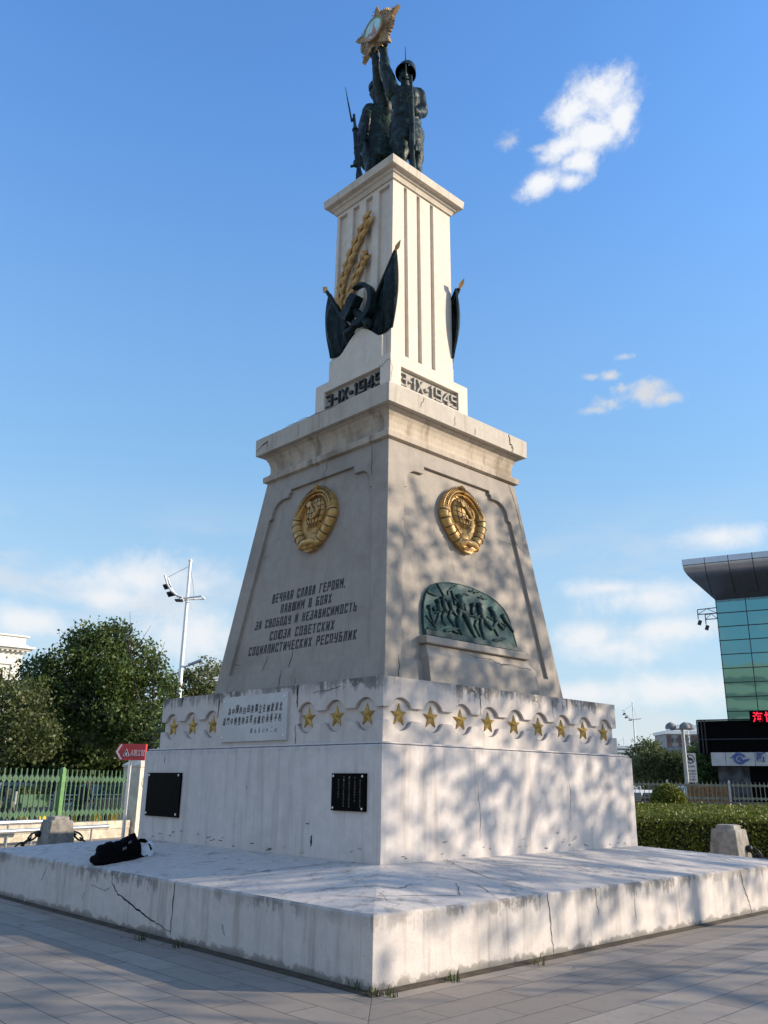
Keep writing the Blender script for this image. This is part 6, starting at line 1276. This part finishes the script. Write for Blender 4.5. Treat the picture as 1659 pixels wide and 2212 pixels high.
b = MB(); x1, z1 = onG(1634, 1648, 4.6); put_text(b, '新', fm, x1, zf0+.22, .62, .62, 4.61, 4.63, .02); b.build('fascia_lettering', M_logo, fa_)
M_pod = plain('dark_stone_podium', (.055, .055, .06), .6, 0, .5, 1.6, .4, 12.); b = MB(); b.poly([[(xf+.25, 0), (xf+15, 0), (xf+15, zf0+.05), (xf+.25, zf0+.05)]], fm, 4.0, .2); b.build('podium', M_pod, t)
b = MB(); x0, z0 = onG(1622, 1688, 4.0); b.poly([[(x0, .3), (x0+5, .3), (x0+5, z0+1.6), (x0, z0+1.6)]], fm, 4.03, 4.0); b.build('shop_window', M_black, t)
for yy, ll in ((1318, 2.4), (1330, 1.5)):
    _, zz = onG(1550, yy, 0.0); b = MB(); q_ = lambda a, z: fm(-a, z, -.3)
    b.tube([q_(0, zz+.25), q_(ll*.55, zz+.2)], .035, 5); b.tube([q_(0, zz-.15), q_(ll*.55, zz-.15)], .035, 5); b.tube([q_(ll*.55, zz+.2), q_(ll*.55, zz-.5)], .035, 5); b.tube([q_(0, zz-.15), q_(ll*.28, zz+.22), q_(ll*.55, zz-.15)], .025, 5); b.box(q_(ll*.52, zz-.75), (.18, .2, .36), Matrix.Rotation(.4, 3, 'Y')); b.build('floodlight_bracket', M_darkmetal, t)
# ------------------------------------------------------------------ trees standing to the right of the picture whose shade falls on the monument
GS = 'shade trees standing right of the view'
tree('leafy tree outside the picture, its dappled shade lying on the sunlit pedestal', (14.0, 10.6, 0), [((13.4, 10.2, 10.0), (2.6, 2.6, 1.6)), ((14.0, 12.5, 10.6), (2.4, 2.2, 1.6)), ((12.8, 8.2, 9.2), (2.2, 2.0, 1.6)), ((14, 10.6, 7.4), (3.0, 3.2, 1.7)), ((12.6, 12.8, 7.6), (2.2, 2.2, 2.0)), ((14.6, 8.6, 7.6), (2.0, 2.0, 1.6)), ((14.2, 13.6, 7.2), (2.0, 1.8, 1.6))], 6600, .16, M_leafA, .13, GS, 41, .36, per=9)
tree('second leafy tree outside the picture, shading the plinth and the paving', (16.5, 5.8, 0), [((16.0, 5.8, 6.4), (1.5, 1.5, 1.2)), ((16.8, 3.4, 6.0), (1.4, 1.4, 1.2)), ((16, 9.4, 5.2), (1.8, 1.8, 1.4)), ((17, 1.8, 5.4), (1.8, 1.8, 1.5))], 1500, .17, M_leafA, .20, GS, 42, .42, per=8)
# pale office tower behind the viewer: what the teal glass mirrors
TB = Vector((3, -66, 0)); t = thing('office_tower', 'pale office tower behind the viewer, seen only as a reflection in the teal glass', 'building', TB)
b = MB(); b.box(TB+Vector((0, 0, 12)), (16, 10, 24)); b.box(TB+Vector((-14, 2, 8)), (14, 10, 16)); b.build('wall', plain('tan_render', (.46, .43, .33), .9), t)
b = MB()
for z in range(3, 23, 3): b.box(TB+Vector((0, 5.02, z)), (14.6, .1, 1.3))
for z in range(3, 15, 3): b.box(TB+Vector((-14, 7.02, z)), (12.4, .1, 1.3))
b.build('window_band', plain('dim_window', (.20, .215, .18), .6), t)
for i, (x, y) in enumerate(((262, 2024), (352, 2040), (376, 2037), (49, 1999), (1240, 2092))):
    p_ = on_z(x, y, .006); a = i*1.3; b = MB(); u_ = Vector((math.cos(a), math.sin(a), .1)); v_ = Vector((-math.sin(a), math.cos(a), .25)); b.add([p_-u_*.035, p_+v_*.014, p_+u_*.04+Vector((0, 0, .012)), p_-v_*.012+Vector((0, 0, .006))], [(0, 1, 2, 3)]); tag(b.build('fallen_leaf', M_soil, None, None, False), 'small dark dry leaf fallen on the grey paving', 'leaf', 'fallen leaves on the paving')
# ------------------------------------------------------------------ weeds in the joint
for i, (x, y, n_, lab) in enumerate(((300, 2031, 9, 'dark grass tuft at the foot of the shaded side, below the long crack'), (381, 2047, 7, 'grass tuft right of the long crack on the shaded side'), (803, 2150, 16, 'green grass tuft at the near corner of the platform foot'), (838, 2153, 12, 'green grass tuft just right of the near platform corner'), (979, 2121, 9, 'grass tuft along the sunlit side of the platform, not far from the corner'), (1162, 2084, 6, 'small grass tuft midway along the sunlit platform side'), (770, 2140, 8, 'dark grass tuft just left of the near platform corner'))):
    p_ = on_z(x, y, 0.0); rn = random.Random(i); b = MB()
    for k in range(n_*2):
        a = rn.uniform(0, 2*PI); r0 = Vector((rn.uniform(-.06, .06), rn.uniform(-.06, .06), 0)); h_ = rn.uniform(.03, .085)*(1.3 if n_ < 12 else .8); ln = Vector((math.cos(a), math.sin(a), 0)); sd = Vector((-ln.y, ln.x, 0))*.005
        q0 = p_+r0; q1 = q0+ln*h_*.25+Vector((0, 0, h_*.7)); q2 = q0+ln*h_*.7+Vector((0, 0, h_)); b.add([q0-sd, q0+sd, q1+sd*.8, q1-sd*.8, q2], [(0, 1, 2, 3), (3, 2, 4)])
    tag(b.build('weed_tuft', M_grass, None, None, False), lab, 'weed', 'weeds along the platform foot')
# road beyond the fence
b = MB(); RC = wpnt(4, .004, -14); b.add([wpnt(-60, .004, -5.2), wpnt(60, .004, -5.2), wpnt(60, .004, -18), wpnt(-60, .004, -18)], [(0, 1, 2, 3)]); struct(b.build('road', M_road))
